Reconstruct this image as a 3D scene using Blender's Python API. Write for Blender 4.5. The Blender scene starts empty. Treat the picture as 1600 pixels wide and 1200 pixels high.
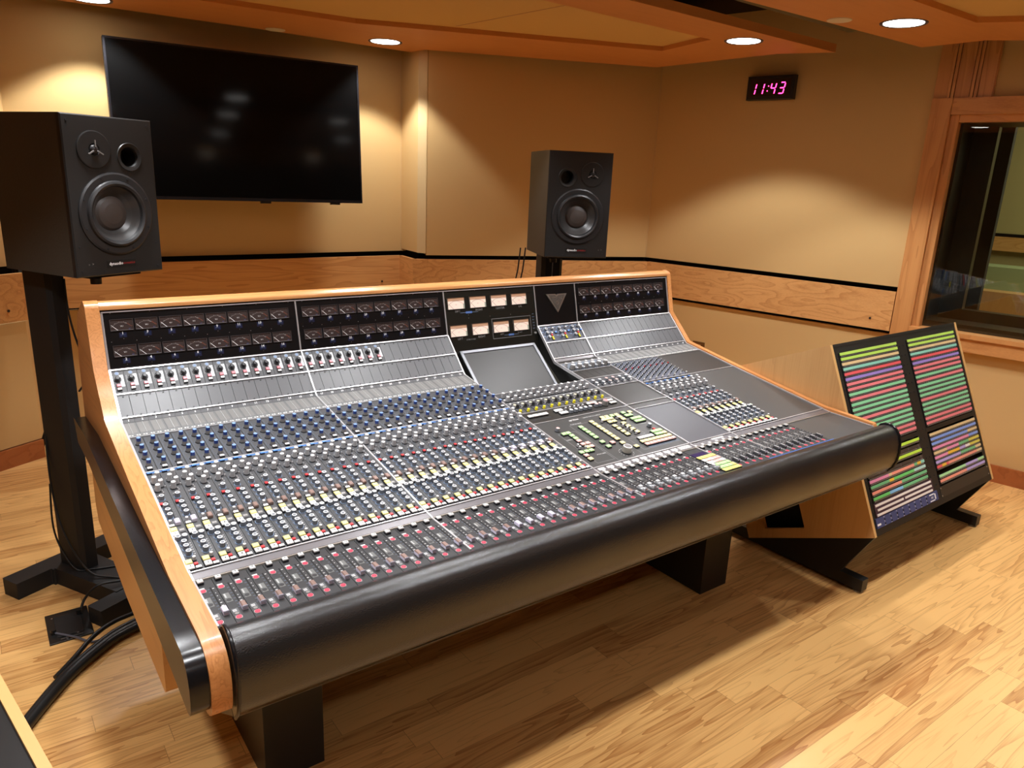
import bpy, math, random
from mathutils import Vector, Matrix
random.seed(7)
D = bpy.data
SC = bpy.context.scene
COL = SC.collection

# ------------------------------------------------------------------ camera
cam_d = D.cameras.new('camera')
cam = D.objects.new('camera', cam_d)
COL.objects.link(cam)
cam_d.sensor_fit = 'HORIZONTAL'
cam_d.sensor_width = 36.0
cam_d.lens = 1151.64664 * 36.0 / 1600.0
cam_d.clip_start = 0.02
yaw, pitch, roll = 0.64379, 0.27313, 0.04391
fw = Vector((math.sin(yaw) * math.cos(pitch), math.cos(yaw) * math.cos(pitch), -math.sin(pitch)))
rt = Vector((math.cos(yaw), -math.sin(yaw), 0))
up = rt.cross(fw)
r2 = math.cos(roll) * rt + math.sin(roll) * up
u2 = -math.sin(roll) * rt + math.cos(roll) * up
m = Matrix((r2, u2, -fw)).transposed().to_4x4()
m.translation = Vector((-0.3169, -1.59633, 1.645))
cam.matrix_world = m
SC.camera = cam

# ------------------------------------------------------------------ world, exposure
w = D.worlds.new('world'); SC.world = w; w.use_nodes = True
w.node_tree.nodes['Background'].inputs[0].default_value = (1, .8, .6, 1)
w.node_tree.nodes['Background'].inputs[1].default_value = 0.02
SC.view_settings.view_transform = 'Standard'
SC.view_settings.look = 'None'
SC.view_settings.gamma = 1
SC.view_settings.use_curve_mapping = False
SC.view_settings.exposure = 0.0
LAMP_W = 74.0            # watts of each ceiling spot
LAMP_RGB = (.975, .985, 1.0)
ZC = 2.43                # underside of the hanging ceiling panels

# ------------------------------------------------------------------ materials
def lin(c):
    return tuple(((v / 255.0) / 12.92) if v / 255.0 <= .04045 else (((v / 255.0) + .055) / 1.055) ** 2.4 for v in c)
MATS = {}
def mat(name, rgb, rough=.5, metal=0.0, spec=.5, emit=None, es=0.0, bump=0.0, bscale=200.0, var=0.0, coat=0.0, trans=0.0, alpha=1.0):
    if name in MATS: return MATS[name]
    m = D.materials.new(name); m.use_nodes = True
    nt = m.node_tree; b = nt.nodes['Principled BSDF']
    b.inputs['Base Color'].default_value = (*rgb, 1)
    b.inputs['Roughness'].default_value = rough
    b.inputs['Metallic'].default_value = metal
    b.inputs['Specular IOR Level'].default_value = spec
    b.inputs['Coat Weight'].default_value = coat
    b.inputs['Coat Roughness'].default_value = .15
    b.inputs['Transmission Weight'].default_value = trans
    b.inputs['Alpha'].default_value = alpha
    if emit:
        b.inputs['Emission Color'].default_value = (*emit, 1)
        b.inputs['Emission Strength'].default_value = es
    if bump or var:
        tc = nt.nodes.new('ShaderNodeTexCoord')
        n = nt.nodes.new('ShaderNodeTexNoise'); n.inputs['Scale'].default_value = bscale
        n.inputs['Detail'].default_value = 3
        nt.links.new(tc.outputs['Object'], n.inputs['Vector'])
        if bump:
            bp = nt.nodes.new('ShaderNodeBump'); bp.inputs['Strength'].default_value = bump
            bp.inputs['Distance'].default_value = .002
            nt.links.new(n.outputs['Fac'], bp.inputs['Height'])
            nt.links.new(bp.outputs['Normal'], b.inputs['Normal'])
        if var:
            mx = nt.nodes.new('ShaderNodeMixRGB'); mx.blend_type = 'MULTIPLY'; mx.inputs[0].default_value = var
            mx.inputs[1].default_value = (*rgb, 1)
            nt.links.new(n.outputs['Fac'], mx.inputs[2])
            nt.links.new(mx.outputs[0], b.inputs['Base Color'])
    MATS[name] = m
    return m

def wood(name, light, dark, axis='X', rings=9.0, rough=.35, spec=.4, contrast=.55, freq=1.0, planks=False, coat=0.0, along=.55, across=5.5):
    """oak: long wavering grain lines along one axis, fine pores, optional floor boards"""
    if name in MATS: return MATS[name]
    m = D.materials.new(name); m.use_nodes = True
    nt = m.node_tree; L = nt.links.new; N = nt.nodes.new
    b = nt.nodes['Principled BSDF']
    b.inputs['Roughness'].default_value = rough
    b.inputs['Specular IOR Level'].default_value = spec
    b.inputs['Coat Weight'].default_value = coat
    tc = N('ShaderNodeTexCoord')
    vec = tc.outputs['Object']
    def math_(op, a, bv=None):
        n = N('ShaderNodeMath'); n.operation = op
        for i, v in enumerate((a, bv)):
            if v is None: continue
            if isinstance(v, (int, float)): n.inputs[i].default_value = v
            else: L(v, n.inputs[i])
        return n.outputs[0]
    gap = None; tone = None
    if planks:
        sp = N('ShaderNodeSeparateXYZ'); L(vec, sp.inputs[0])
        row = math_('DIVIDE', sp.outputs['Y'], .0826)
        rid = math_('FLOOR', row)
        wn = N('ShaderNodeTexWhiteNoise'); wn.noise_dimensions = '1D'; L(rid, wn.inputs['W'])
        xs = math_('ADD', math_('DIVIDE', sp.outputs['X'], .78), math_('MULTIPLY', wn.outputs['Value'], 7.3))
        xid = math_('FLOOR', xs)
        cid = math_('ADD', math_('MULTIPLY', rid, 17.13), math_('MULTIPLY', xid, 3.71))
        wn2 = N('ShaderNodeTexWhiteNoise'); wn2.noise_dimensions = '1D'; L(cid, wn2.inputs['W'])
        tone = wn2.outputs['Value']
        off = N('ShaderNodeVectorMath'); off.operation = 'SCALE'; L(wn2.outputs['Color'], off.inputs[0]); off.inputs['Scale'].default_value = 30
        ad = N('ShaderNodeVectorMath'); ad.operation = 'ADD'; L(vec, ad.inputs[0]); L(off.outputs[0], ad.inputs[1])
        vec = ad.outputs[0]
        fy = math_('FRACT', row); fx = math_('FRACT', xs)
        g1 = math_('LESS_THAN', fy, .014)
        g2 = math_('LESS_THAN', fx, .0022)
        gap = math_('MAXIMUM', g1, g2)
    s = {'X': (along, across, across), 'Y': (across, along, across), 'Z': (across, across, along)}[axis]
    mp = N('ShaderNodeMapping'); mp.inputs['Scale'].default_value = tuple(v * freq for v in s); L(vec, mp.inputs['Vector'])
    n1 = N('ShaderNodeTexNoise'); n1.inputs['Scale'].default_value = 1.6; n1.inputs['Detail'].default_value = 2; n1.inputs['Roughness'].default_value = .45
    L(mp.outputs[0], n1.inputs['Vector'])
    rg = math_('FRACT', math_('MULTIPLY', n1.outputs['Fac'], rings))
    # a sharp early-wood line fading into pale late wood
    rgp = math_('POWER', rg, 2.4)
    s2 = {'X': (6, 260, 260), 'Y': (260, 6, 260), 'Z': (260, 260, 6)}[axis]
    mp2 = N('ShaderNodeMapping'); mp2.inputs['Scale'].default_value = s2; L(vec, mp2.inputs['Vector'])
    n2 = N('ShaderNodeTexNoise'); n2.inputs['Scale'].default_value = 1.0; n2.inputs['Detail'].default_value = 2
    L(mp2.outputs[0], n2.inputs['Vector'])
    pores = math_('MULTIPLY', math_('SUBTRACT', n2.outputs['Fac'], .5), .9)
    n3 = N('ShaderNodeTexNoise'); n3.inputs['Scale'].default_value = .9; n3.inputs['Detail'].default_value = 1
    L(mp.outputs[0], n3.inputs['Vector'])
    f = math_('ADD', math_('ADD', math_('MULTIPLY', rgp, contrast), pores), math_('MULTIPLY', math_('SUBTRACT', n3.outputs['Fac'], .5), .6))
    if tone is not None:
        f = math_('ADD', f, math_('MULTIPLY', math_('SUBTRACT', tone, .45), .75))
    cl = N('ShaderNodeClamp'); L(f, cl.inputs[0])
    mx = N('ShaderNodeMixRGB'); L(cl.outputs[0], mx.inputs[0])
    mx.inputs[1].default_value = (*light, 1); mx.inputs[2].default_value = (*dark, 1)
    colo = mx.outputs[0]
    if gap is not None:
        mg = N('ShaderNodeMixRGB'); L(math_('MULTIPLY', gap, .55), mg.inputs[0]); L(colo, mg.inputs[1])
        mg.inputs[2].default_value = (dark[0] * .35, dark[1] * .3, dark[2] * .3, 1)
        colo = mg.outputs[0]
    L(colo, b.inputs['Base Color'])
    bp = N('ShaderNodeBump'); bp.inputs['Strength'].default_value = .12; bp.inputs['Distance'].default_value = .001
    L(n2.outputs['Fac'], bp.inputs['Height']); L(bp.outputs[0], b.inputs['Normal'])
    MATS[name] = m
    return m

OAKL, OAKD = (.68, .34, .125), (.46, .175, .05)
M_floor = wood('oak_floor', (.82, .475, .17), (.42, .175, .046), 'X', 9, .30, .45, .62, planks=True, along=.8, across=9)
M_bandx = wood('oak_band_x', (.74, .40, .15), (.46, .185, .052), 'X', 10, .35, .4)
M_bandy = wood('oak_band_y', (.74, .40, .15), (.46, .185, .052), 'Y', 10, .35, .4)
M_trim = wood('oak_trim', (.66, .32, .11), (.44, .17, .05), 'Z', 6, .38, .35)
M_trimx = wood('oak_trim_x', (.66, .32, .11), (.44, .17, .05), 'Y', 6, .38, .35)
M_ceil = wood('oak_cloud', (.66, .285, .09), (.58, .23, .065), 'X', 4, .5, .2, .25)
M_chk = wood('oak_cheek', (.62, .265, .085), (.38, .13, .03), 'Y', 9, .33, .4, .5, coat=.1, along=.35, across=15)
M_chkx = wood('oak_rail', (.68, .32, .115), (.44, .17, .05), 'X', 7, .25, .5, .5, coat=.2, along=.4, across=18)
M_body = wood('oak_ply', (.64, .33, .105), (.52, .24, .07), 'Y', 3, .4, .4, .3)
M_rackw = wood('oak_rack', (.72, .41, .16), (.58, .29, .10), 'Z', 5, .4, .4, .35)
M_edge = mat('pale_wood_edge', (.72, .42, .155), .4)
M_basew = wood('cherry_base', (.42, .135, .04), (.30, .085, .022), 'X', 5, .4, .4)

M_wall = mat('wall_fabric', (.70, .47, .205), .95, spec=.1, bump=.5, bscale=900, var=.08)
M_wallend = mat('wall_fabric_end', (.68, .49, .25), .95, spec=.1, bump=.9, bscale=500)
M_gapblk = mat('black_gap', (.008, .007, .006), .9, spec=.1)
M_inset = mat('ceiling_inset', (.70, .44, .155), .9, spec=.1, bump=.2, bscale=300)
M_dark = mat('dark_void', (.03, .022, .014), .9, spec=.1)
M_duct = mat('duct_olive', (.13, .105, .05), .7, spec=.3)
M_black = mat('satin_black', (.013, .0125, .012), .40, spec=.4)
M_blackm = mat('matte_black', (.014, .013, .013), .6, spec=.35, bump=.15, bscale=500)
M_leather = mat('black_leather', (.016, .016, .016), .25, spec=.7, bump=.35, bscale=330)
M_apron = mat('vinyl_floor_sheen', (.055, .045, .038), .42, spec=.5, bump=.1, bscale=500)  # black covering, its reflection of the floor painted in as taupe
M_bumper = mat('gloss_black', (.008, .008, .009), .22, spec=.4)
M_bumpside = mat('laminate_floor_sheen', (.045, .038, .030), .35, spec=.5)  # same black slab, floor reflection put into the colour as brown
M_metalpan = mat('grey_anodised', (.085, .086, .092), .37, metal=.0, spec=.5)
M_strip = mat('strip_grey', (.062, .063, .067), .45, metal=.0, spec=.45)
M_stripd = mat('strip_dark', (.034, .034, .036), .45, metal=.0, spec=.4)
M_meterpan = mat('meter_panel', (.006, .0055, .006), .32, spec=.3)
M_rail = mat('bright_rail', (.66, .65, .66), .30, metal=.6)
M_railbar = mat('rail_bar', (.22, .21, .22), .35, metal=.6)
M_ledp = mat('meter_strip_grey', (.17, .172, .172), .5, metal=.2)
M_line = mat('print_grey', (.30, .30, .30), .6)
M_white = mat('print_white', (.85, .85, .85), .6)
M_blue = mat('print_blue', (.06, .16, .52), .6)
M_bluem = mat('print_blue_pale', (.20, .28, .42), .6)
M_gap = mat('gap_line', (.006, .006, .006), .8)
M_screw = mat('screw_dark', (.02, .02, .022), .5, metal=.2)
M_screwb = mat('screw_bright', (.5, .5, .5), .3, metal=.9)
K_blue = mat('knob_blue', (.025, .055, .23), .35)
K_bluetop = mat('knob_blue_top', (.20, .32, .58), .3)
K_grey = mat('knob_grey', (.22, .21, .20), .4)
K_pale = mat('knob_pale', (.40, .395, .40), .4)
K_palet = mat('knob_white_top', (.88, .88, .88), .35)
K_dark = mat('knob_dark', (.03, .03, .033), .4)
K_ring = mat('knob_ring_grey', (.17, .185, .21), .4)
B_white = mat('button_white', (.80, .79, .76), .4)
B_yel = mat('button_yellow', (.82, .74, .22), .4)
B_cream = mat('button_cream', (.82, .75, .45), .4)
B_grn = mat('button_green', (.50, .76, .36), .4)
B_pink = mat('button_pink', (.85, .50, .45), .4)
B_red = mat('button_red', (.75, .045, .05), .35)
B_crim = mat('button_crimson', (.72, .045, .085), .4)
B_yell = mat('button_sun', (.85, .72, .03), .4)
B_blk = mat('button_base', (.012, .012, .016), .5)
F_copper = mat('fader_copper', (.30, .20, .17), .35, metal=.3)
F_clear = mat('fader_clear', (.72, .68, .82), .2)
F_silver = mat('fader_silver', (.42, .44, .46), .3, metal=.4)
F_dark = mat('fader_dark', (.06, .06, .065), .35)

# ------------------------------------------------------------------ mesh builder
TXT = {}
def text_geo(s, size=1.0, bold=False):
    """flat outlines of a string, baseline centred on x=0"""
    k = (s, bold)
    if k not in TXT:
        cu = D.curves.new('t', 'FONT'); cu.body = s; cu.align_x = 'CENTER'; cu.align_y = 'CENTER'; cu.resolution_u = 1
        if bold: cu.offset = .025
        ob = D.objects.new('t', cu); COL.objects.link(ob)
        dg = bpy.context.evaluated_depsgraph_get()
        me = D.meshes.new_from_object(ob.evaluated_get(dg))
        TXT[k] = ([v.co.copy() for v in me.vertices], [tuple(p.vertices) for p in me.polygons])
        D.objects.remove(ob); D.meshes.remove(me); D.curves.remove(cu)
    return TXT[k]

class MB:
    def __init__(s): s.v = []; s.f = []; s.mi = []; s.sm = []; s.mats = []
    def _m(s, m):
        if m not in s.mats: s.mats.append(m)
        return s.mats.index(m)
    def add(s, vs, fs, m, M=None, smooth=False):
        o = len(s.v); k = s._m(m)
        if M is not None: vs = [M @ Vector(v) for v in vs]
        s.v += [tuple(v) for v in vs]
        for f in fs:
            s.f.append(tuple(i + o for i in f)); s.mi.append(k); s.sm.append(smooth)
        return s
    def box(s, a, b, m, M=None, top=None, bev=0.0):
        x0, y0, z0 = (min(a[i], b[i]) for i in range(3)); x1, y1, z1 = (max(a[i], b[i]) for i in range(3))
        if bev:
            e = bev
            vs = [(x0, y0, z0), (x1, y0, z0), (x1, y1, z0), (x0, y1, z0), (x0, y0, z1 - e), (x1, y0, z1 - e), (x1, y1, z1 - e), (x0, y1, z1 - e),
                  (x0 + e, y0 + e, z1), (x1 - e, y0 + e, z1), (x1 - e, y1 - e, z1), (x0 + e, y1 - e, z1)]
            fs = [(3, 2, 1, 0), (0, 1, 5, 4), (1, 2, 6, 5), (2, 3, 7, 6), (3, 0, 4, 7)]
            s.add(vs, fs, m, M)
            s.add(vs, [(4, 5, 9, 8), (5, 6, 10, 9), (6, 7, 11, 10), (7, 4, 8, 11), (8, 9, 10, 11)], top or m, M)
            return s
        vs = [(x0, y0, z0), (x1, y0, z0), (x1, y1, z0), (x0, y1, z0), (x0, y0, z1), (x1, y0, z1), (x1, y1, z1), (x0, y1, z1)]
        s.add(vs, [(3, 2, 1, 0), (0, 1, 5, 4), (1, 2, 6, 5), (2, 3, 7, 6), (3, 0, 4, 7)], m, M)
        s.add(vs, [(4, 5, 6, 7)], top or m, M)
        return s
    def quad(s, p, m, M=None): return s.add(p, [tuple(range(len(p)))], m, M)
    def prism(s, poly, lo, hi, axis, m, M=None, capm=None):
        """extrude a polygon given in the two other axes between lo and hi"""
        n = len(poly)
        def P(a, b, c):
            return {'x': (c, a, b), 'y': (a, c, b), 'z': (a, b, c)}[axis]
        vs = [P(a, b, lo) for a, b in poly] + [P(a, b, hi) for a, b in poly]
        area = sum(poly[i][0] * poly[(i + 1) % n][1] - poly[(i + 1) % n][0] * poly[i][1] for i in range(n))
        flip = (area < 0) ^ (axis == 'y')
        lo_f = tuple(range(n)) if flip else tuple(range(n))[::-1]
        hi_f = tuple(range(n, 2 * n))[::-1] if flip else tuple(range(n, 2 * n))
        s.add(vs, [lo_f, hi_f], capm or m, M)
        sd = [((i, (i + 1) % n, n + (i + 1) % n, n + i) if not flip else (n + i, n + (i + 1) % n, (i + 1) % n, i)) for i in range(n)]
        s.add(vs, sd, m, M)
        return s
    def lathe(s, prof, m, M=None, seg=24, smooth=True, caps=True, mats=None):
        """prof: list of (r, z) revolved about local z"""
        vs = []
        for r, z in prof:
            for k in range(seg):
                a = 2 * math.pi * k / seg
                vs.append((r * math.cos(a), r * math.sin(a), z))
        for j in range(len(prof) - 1):
            mm = mats[j] if mats else m
            s.add(vs, [(j * seg + k, j * seg + (k + 1) % seg, (j + 1) * seg + (k + 1) % seg, (j + 1) * seg + k) for k in range(seg)], mm, M, smooth)
        if caps:
            s.add(vs, [tuple((len(prof) - 1) * seg + k for k in range(seg))], mats[-1] if mats else m, M)
            s.add(vs, [tuple(range(seg))[::-1]], mats[0] if mats else m, M)
        return s
    def tube(s, pts, r, m, seg=8, caps=True):
        pts = [Vector(p) for p in pts]; n = len(pts); vs = []
        prev = None
        for i, p in enumerate(pts):
            t = (pts[min(i + 1, n - 1)] - pts[max(i - 1, 0)]).normalized()
            a = prev if prev is not None else (Vector((0, 0, 1)) if abs(t.z) < .9 else Vector((1, 0, 0)))
            u = t.cross(a)
            if u.length < 1e-6: u = t.cross(Vector((1, 0, 0)))
            u.normalize(); v = u.cross(t).normalized(); prev = v
            rr = r[i] if isinstance(r, (list, tuple)) else r
            for k in range(seg):
                an = 2 * math.pi * k / seg
                vs.append(p + u * rr * math.cos(an) + v * rr * math.sin(an))
        fs = [(i * seg + k, i * seg + (k + 1) % seg, (i + 1) * seg + (k + 1) % seg, (i + 1) * seg + k) for i in range(n - 1) for k in range(seg)]
        fs = [f[::-1] for f in fs]
        s.add(vs, fs, m, None, True)
        if caps: s.add(vs, [tuple(range(seg)), tuple(range((n - 1) * seg, n * seg))[::-1]], m)
        return s
    def text(s, t, size, m, M, bold=False):
        vs, fs = text_geo(t, bold=bold)
        return s.add([(v.x * size, v.y * size, 0) for v in vs], fs, m, M)
    def mesh(s, name, off=Vector((0, 0, 0))):
        me = D.meshes.new(name)
        me.from_pydata([(v[0] - off[0], v[1] - off[1], v[2] - off[2]) for v in s.v], [], s.f)
        for mt in s.mats: me.materials.append(mt)
        me.polygons.foreach_set('material_index', s.mi)
        me.polygons.foreach_set('use_smooth', s.sm)
        me.update()
        return me
    def build(s, name, parent=None, bevel=0.0, sub=0, at=None):
        """link as one object; geometry is in world coordinates"""
        off = Vector(WL[parent.name]) if parent else (Vector(at) if at else Vector((0, 0, 0)))
        ob = D.objects.new(name, s.mesh(name, off)); COL.objects.link(ob)
        if parent: ob.parent = parent
        elif at: ob.location = at
        WL[ob.name] = tuple(off)
        if bevel:
            b = ob.modifiers.new('bevel', 'BEVEL'); b.width = bevel; b.segments = 2; b.limit_method = 'ANGLE'; b.angle_limit = math.radians(40)
        if sub:
            b.segments = sub
            for p in ob.data.polygons: p.use_smooth = True
            ob.data.set_sharp_from_angle(angle=math.radians(60))
            b.harden_normals = False
        return ob
WL = {}      # world location of every object (no parent here is rotated or scaled)
def empty(name, loc, label, cat, group=None):
    o = D.objects.new(name, None); COL.objects.link(o); o.location = loc; o.empty_display_size = .1
    WL[o.name] = tuple(loc); tag(o, label, cat, group); return o
def tag(o, label, cat, group=None):
    o['label'] = label; o['category'] = cat
    if group: o['group'] = group
    return o
def struct(o): o['kind'] = 'structure'; return o
def inst(name, me, parent, M):
    o = D.objects.new(name, me); COL.objects.link(o); o.parent = parent
    M = M.copy(); M.translation = M.translation - Vector(WL[parent.name]); o.matrix_local = M
    WL[o.name] = tuple(Vector(WL[parent.name]) + M.translation)
    return o
def frame(o, x, y, z):
    M = Matrix((Vector(x).normalized(), Vector(y).normalized(), Vector(z).normalized())).transposed().to_4x4()
    M.translation = Vector(o); return M
T = Matrix.Translation
def R(a, ax='Z'): return Matrix.Rotation(a, 4, ax)

# ------------------------------------------------------------------ room plan
RW0 = Vector((4.544, -.109, 0)); RWD = Vector((-.2, .98, 0)).normalized(); RWN = Vector((-RWD.y, RWD.x, 0)).normalized()  # right wall, n into the room
def rw(t, z, off=0.0): return RW0 + RWD * t + RWN * off + Vector((0, 0, z))
HC = 2.78
# fabric plane corner points of the plan (x, y)
P_cor = (RW0 + RWD * 2.66)
P_R = (P_cor.x, P_cor.y)            # right rear corner
P_M = (2.345, 3.035)                  # where the angled rear wall meets the pier
P_J = (2.30, 3.09)
P_B = (2.315, 3.36)
P_L = (-.05, 3.36)
P_L2 = (-.09, 3.12)
P_L3 = (-2.3, 1.85)

def wall_run(pts, z0, z1, th, m, name, gap=None, split=1.08):
    b = MB()
    for i in range(len(pts) - 1):
        a, c = Vector((*pts[i], 0)), Vector((*pts[i + 1], 0))
        d = (c - a).normalized(); n = Vector((d.y, -d.x, 0))   # n points away from the room when walked with the room on the left
        q = [a, c, c + n * th, a + n * th]
        b.prism([(v.x, v.y) for v in q], z0, z1, 'z', m)
    return b

# ---- floor, real ceiling
b = MB(); b.box((-2.6, -3.6, -.12), (5.4, 4.0, 0), M_floor); struct(b.build('floor'))
b = MB(); b.box((-2.6, -3.6, HC), (5.4, 4.0, HC + .1), M_dark); struct(b.build('ceiling'))

# ---- walls (upper fabric, dark reveal, lower fabric)
def split_wall(name, pts, zs=((.11, .785), (1.085, HC)), m=None):
    b = MB()
    for i in range(len(pts) - 1):
        a, c = Vector((*pts[i], 0)), Vector((*pts[i + 1], 0))
        d = (c - a).normalized(); n = Vector((-d.y, d.x, 0))
        # n away from the room: points are listed left to right as seen from inside
        q = [a, c, c + n * .12, a + n * .12]
        for z0, z1 in zs: b.prism([(v.x, v.y) for v in q], z0, z1, 'z', m or M_wall)
        q2 = [a + n * .03, c + n * .03, c + n * .13, a + n * .13]
        b.prism([(v.x, v.y) for v in q2], .78, 1.09, 'z', M_gapblk)
        q3 = [a + n * .012, c + n * .012, c + n * .13, a + n * .13]
        b.prism([(v.x, v.y) for v in q3], 0, .11, 'z', M_gapblk)
    return struct(b.build(name))
split_wall('wall_left', [P_L3, P_L2])
split_wall('wall_rear', [P_L2, P_L, P_B, (P_B[0], P_B[1] - .02)])
b = MB()   # the pier between the rear walls
b.prism([(P_B[0], P_B[1] + .1), (P_B[0], P_B[1]), P_J, (2.342, 3.035), (P_J[0] + .2, P_B[1] + .1)], 1.10, HC, 'z', M_wall)
b.prism([(P_J[0], P_J[1] - .001), (2.338, 3.0365), (2.344, 3.045), (P_J[0] + .004, P_J[1] + .005)], 1.098, HC, 'z', M_wallend)
b.prism([(P_B[0] + .03, P_B[1] + .1), (P_B[0] + .03, P_B[1]), (P_J[0] + .03, P_J[1] + .03), (P_J[0] + .2, P_J[1] + .05), (P_J[0] + .3, P_B[1] + .1)], .0, 1.10, 'z', M_gapblk)
b.prism([(P_B[0], P_B[1] + .1), (P_B[0], P_B[1]), P_J, (P_J[0] + .2, P_J[1] - .06), (P_J[0] + .2, P_B[1] + .1)], .11, .785, 'z', M_wall)
struct(b.build('wall_pier'))
split_wall('wall_rear_right', [P_M, P_R])

# right wall with the window opening (t along the wall, z up)
WT0, WT1, WZ0, WZ1 = -1.45, .70, .865, 2.115     # clear opening
def rwbox(b, t0, t1, z0, z1, o0, o1, m, M=None):
    q = [rw(t0, 0, o0), rw(t1, 0, o0), rw(t1, 0, o1), rw(t0, 0, o1)]
    b.prism([(v.x, v.y) for v in q], z0, z1, 'z', m)
b = MB()
rwbox(b, .80, 2.68, 1.085, HC, 0, -.14, M_wall)
rwbox(b, .80, 2.68, .11, .785, 0, -.14, M_wall)
rwbox(b, .80, 2.68, .78, 1.09, -.03, -.15, M_gapblk)
rwbox(b, -3.4, .80, 2.18, HC, -.004, -.14, M_wall)
rwbox(b, -3.4, .80, .105, .76, 0, -.14, M_wall)
rwbox(b, -3.4, WT0, .76, 2.2, 0, -.14, M_wall)
rwbox(b, -3.4, 2.68, 0, .11, -.012, -.14, M_gapblk)
struct(b.build('wall_right'))
# thin shadow joint at the right rear corner
# walls behind the camera
M_back = mat('wall_back_fabric', (.20, .13, .06), .95, spec=.1)
b = MB(); b.box((-2.6, -3.6, 0), (5.4, -3.45, HC), M_back); struct(b.build('wall_front'))
b = MB(); b.box((-2.6, -3.6, 0), (-2.35, 2.2, HC), M_back); struct(b.build('wall_side'))

# ---- oak bands (chair rail) and their plug holes
def band(name, pts, m, ends=None, holes=()):
    """pts: plan points of the band's face"""
    b = MB()
    for i in range(len(pts) - 1):
        a, c = Vector((*pts[i], 0)), Vector((*pts[i + 1], 0))
        d = (c - a).normalized(); n = Vector((-d.y, d.x, 0))
        q = [a, c, c + n * .028, a + n * .028]
        b.prism([(v.x, v.y) for v in q], .808, 1.056, 'z', m)
    o = struct(b.build(name))
    for (x, y, z, nx, ny) in holes:
        h = MB(); nn = Vector((nx, ny, 0)).normalized()
        h.lathe([(.007, 0), (.007, .003)], M_screw, frame((x, y, z), Vector((0, 0, 1)).cross(nn), (0, 0, 1), nn), 10)
        h.build('plug', o)
    return o
def bx(a, c, m=None):  # oriented local wood: choose grain axis by direction
    return M_bandy if abs(a[1] - c[1]) > abs(a[0] - c[0]) else M_bandx
band('trim_1', [(-2.2, 1.86), (-.075, 3.02)], M_bandx, holes=[(-.165, 2.969, .87, .49, -.87)])
band('trim_2', [(-.03, 3.30), (2.283, 3.305)], M_bandx, holes=[(2.13, 3.303, .873, 0, -1)])
band('trim_3', [(2.275, 3.31), (2.255, 3.068)], M_bandy)
c0 = rw(2.62, 0, .03)
band('trim_4', [(2.255, 3.068), (c0.x, c0.y)], M_bandx, holes=[(2.36, 3.031, .87, -.3, -.95)])
a = rw(2.62, 0, .03); c = rw(.805, 0, .03)
o = band('trim_5', [(a.x, a.y), (c.x, c.y)], M_bandy, holes=[(*rw(.93, 0, .031).xy, .873, RWN.x, RWN.y)])
# corner joint lines
b = MB(); b.box((P_R[0] - .003, P_R[1] - .003, 1.09), (P_R[0] + .001, P_R[1] + .001, HC), M_wallend); struct(b.build('trim_6'))
b = MB(); b.box((P_B[0] - .004, P_B[1] - .004, 1.09), (P_B[0], P_B[1], HC), M_wallend); struct(b.build('trim_7'))

# ---- baseboards
def base(name, a, c, off=.014, h=.105, m=M_basew):
    a, c = Vector((*a, 0)), Vector((*c, 0)); d = (c - a).normalized(); n = Vector((-d.y, d.x, 0))
    b = MB(); q = [a - n * off, c - n * off, c + n * .01, a + n * .01]
    b.prism([(v.x, v.y) for v in q], 0, h, 'z', m); return struct(b.build(name))
base('baseboard_left', P_L3, P_L2)
base('baseboard_rear', P_L, P_B)
base('baseboard_rear_right', P_M, P_R)
base('baseboard_right', tuple(rw(2.66, 0).xy), tuple(rw(-3.3, 0).xy))

# ---- window: frame, fluted head casing, glass, dark inner frame
win = struct(MB().box(rw(-1.5, .8), rw(-1.5, .8) + Vector((.001, .001, .001)), M_trim).build('window_1'))
b = MB()
F0, F1 = .0, .036
rwbox(b, WT1 - .01, .80, .755, 2.19, -.10, F1, M_trim)
rwbox(b, WT0 - .11, WT0, .755, 2.19, -.10, F1, M_trim)
rwbox(b, WT0, WT1 - .01, 2.10, 2.19, -.10, F1 - .002, M_trimx)
rwbox(b, WT0, WT1 - .01, .755, .855, -.10, F1 + .004, M_trimx)
rwbox(b, WT0, WT1 - .01, .835, .862, -.10, F1 + .014, M_trimx)
b.build('window_frame', win, bevel=.004)
b = MB()   # inner bead
rwbox(b, WT1 - .055, WT1 - .01, .86, 2.10, -.10, .012, M_trim)
rwbox(b, WT0, WT1 - .055, 2.06, 2.10, -.10, .010, M_trimx)
b.build('window_bead', win, bevel=.003)
b = MB()
for t0, t1, o in ((.505, .575, .02), (.578, .592, .030), (.598, .612, .030), (.618, .692, .02), (.695, .709, .030), (.715, .729, .030), (.732, .80, .02)):
    rwbox(b, t0, t1, 2.19, HC, -.01, o, M_trim)
rwbox(b, .50, .80, 2.19, HC, -.01, .012, M_trim)
b.build('fluted_casing', win)
M_glass = mat('window_glass', (.75, .8, .72), .0, spec=.5, trans=1.0)
M_glass.node_tree.nodes['Principled BSDF'].inputs['IOR'].default_value = 1.5
b = MB(); rwbox(b, WT0, WT1 - .05, .862, 2.062, -.055, -.049, M_glass)
b.build('window_pane', win)
b = MB()
M_blkf = mat('inner_frame_black', (.012, .012, .010), .4)
rwbox(b, WT0, WT1 - .05, .80, .90, -.25, -.06, M_blkf)
rwbox(b, WT0, WT1 - .05, 2.06, 2.12, -.40, -.06, M_blkf)
rwbox(b, WT1 - .07, WT1 - .045, .85, 2.1, -.40, -.06, M_blkf)
rwbox(b, WT0, WT1 - .04, .80, .955, -.42, -.34, M_blkf)
rwbox(b, .50, WT1 - .04, .80, 2.1, -.42, -.34, M_blkf)
b.build('inner_frame', win)

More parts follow.
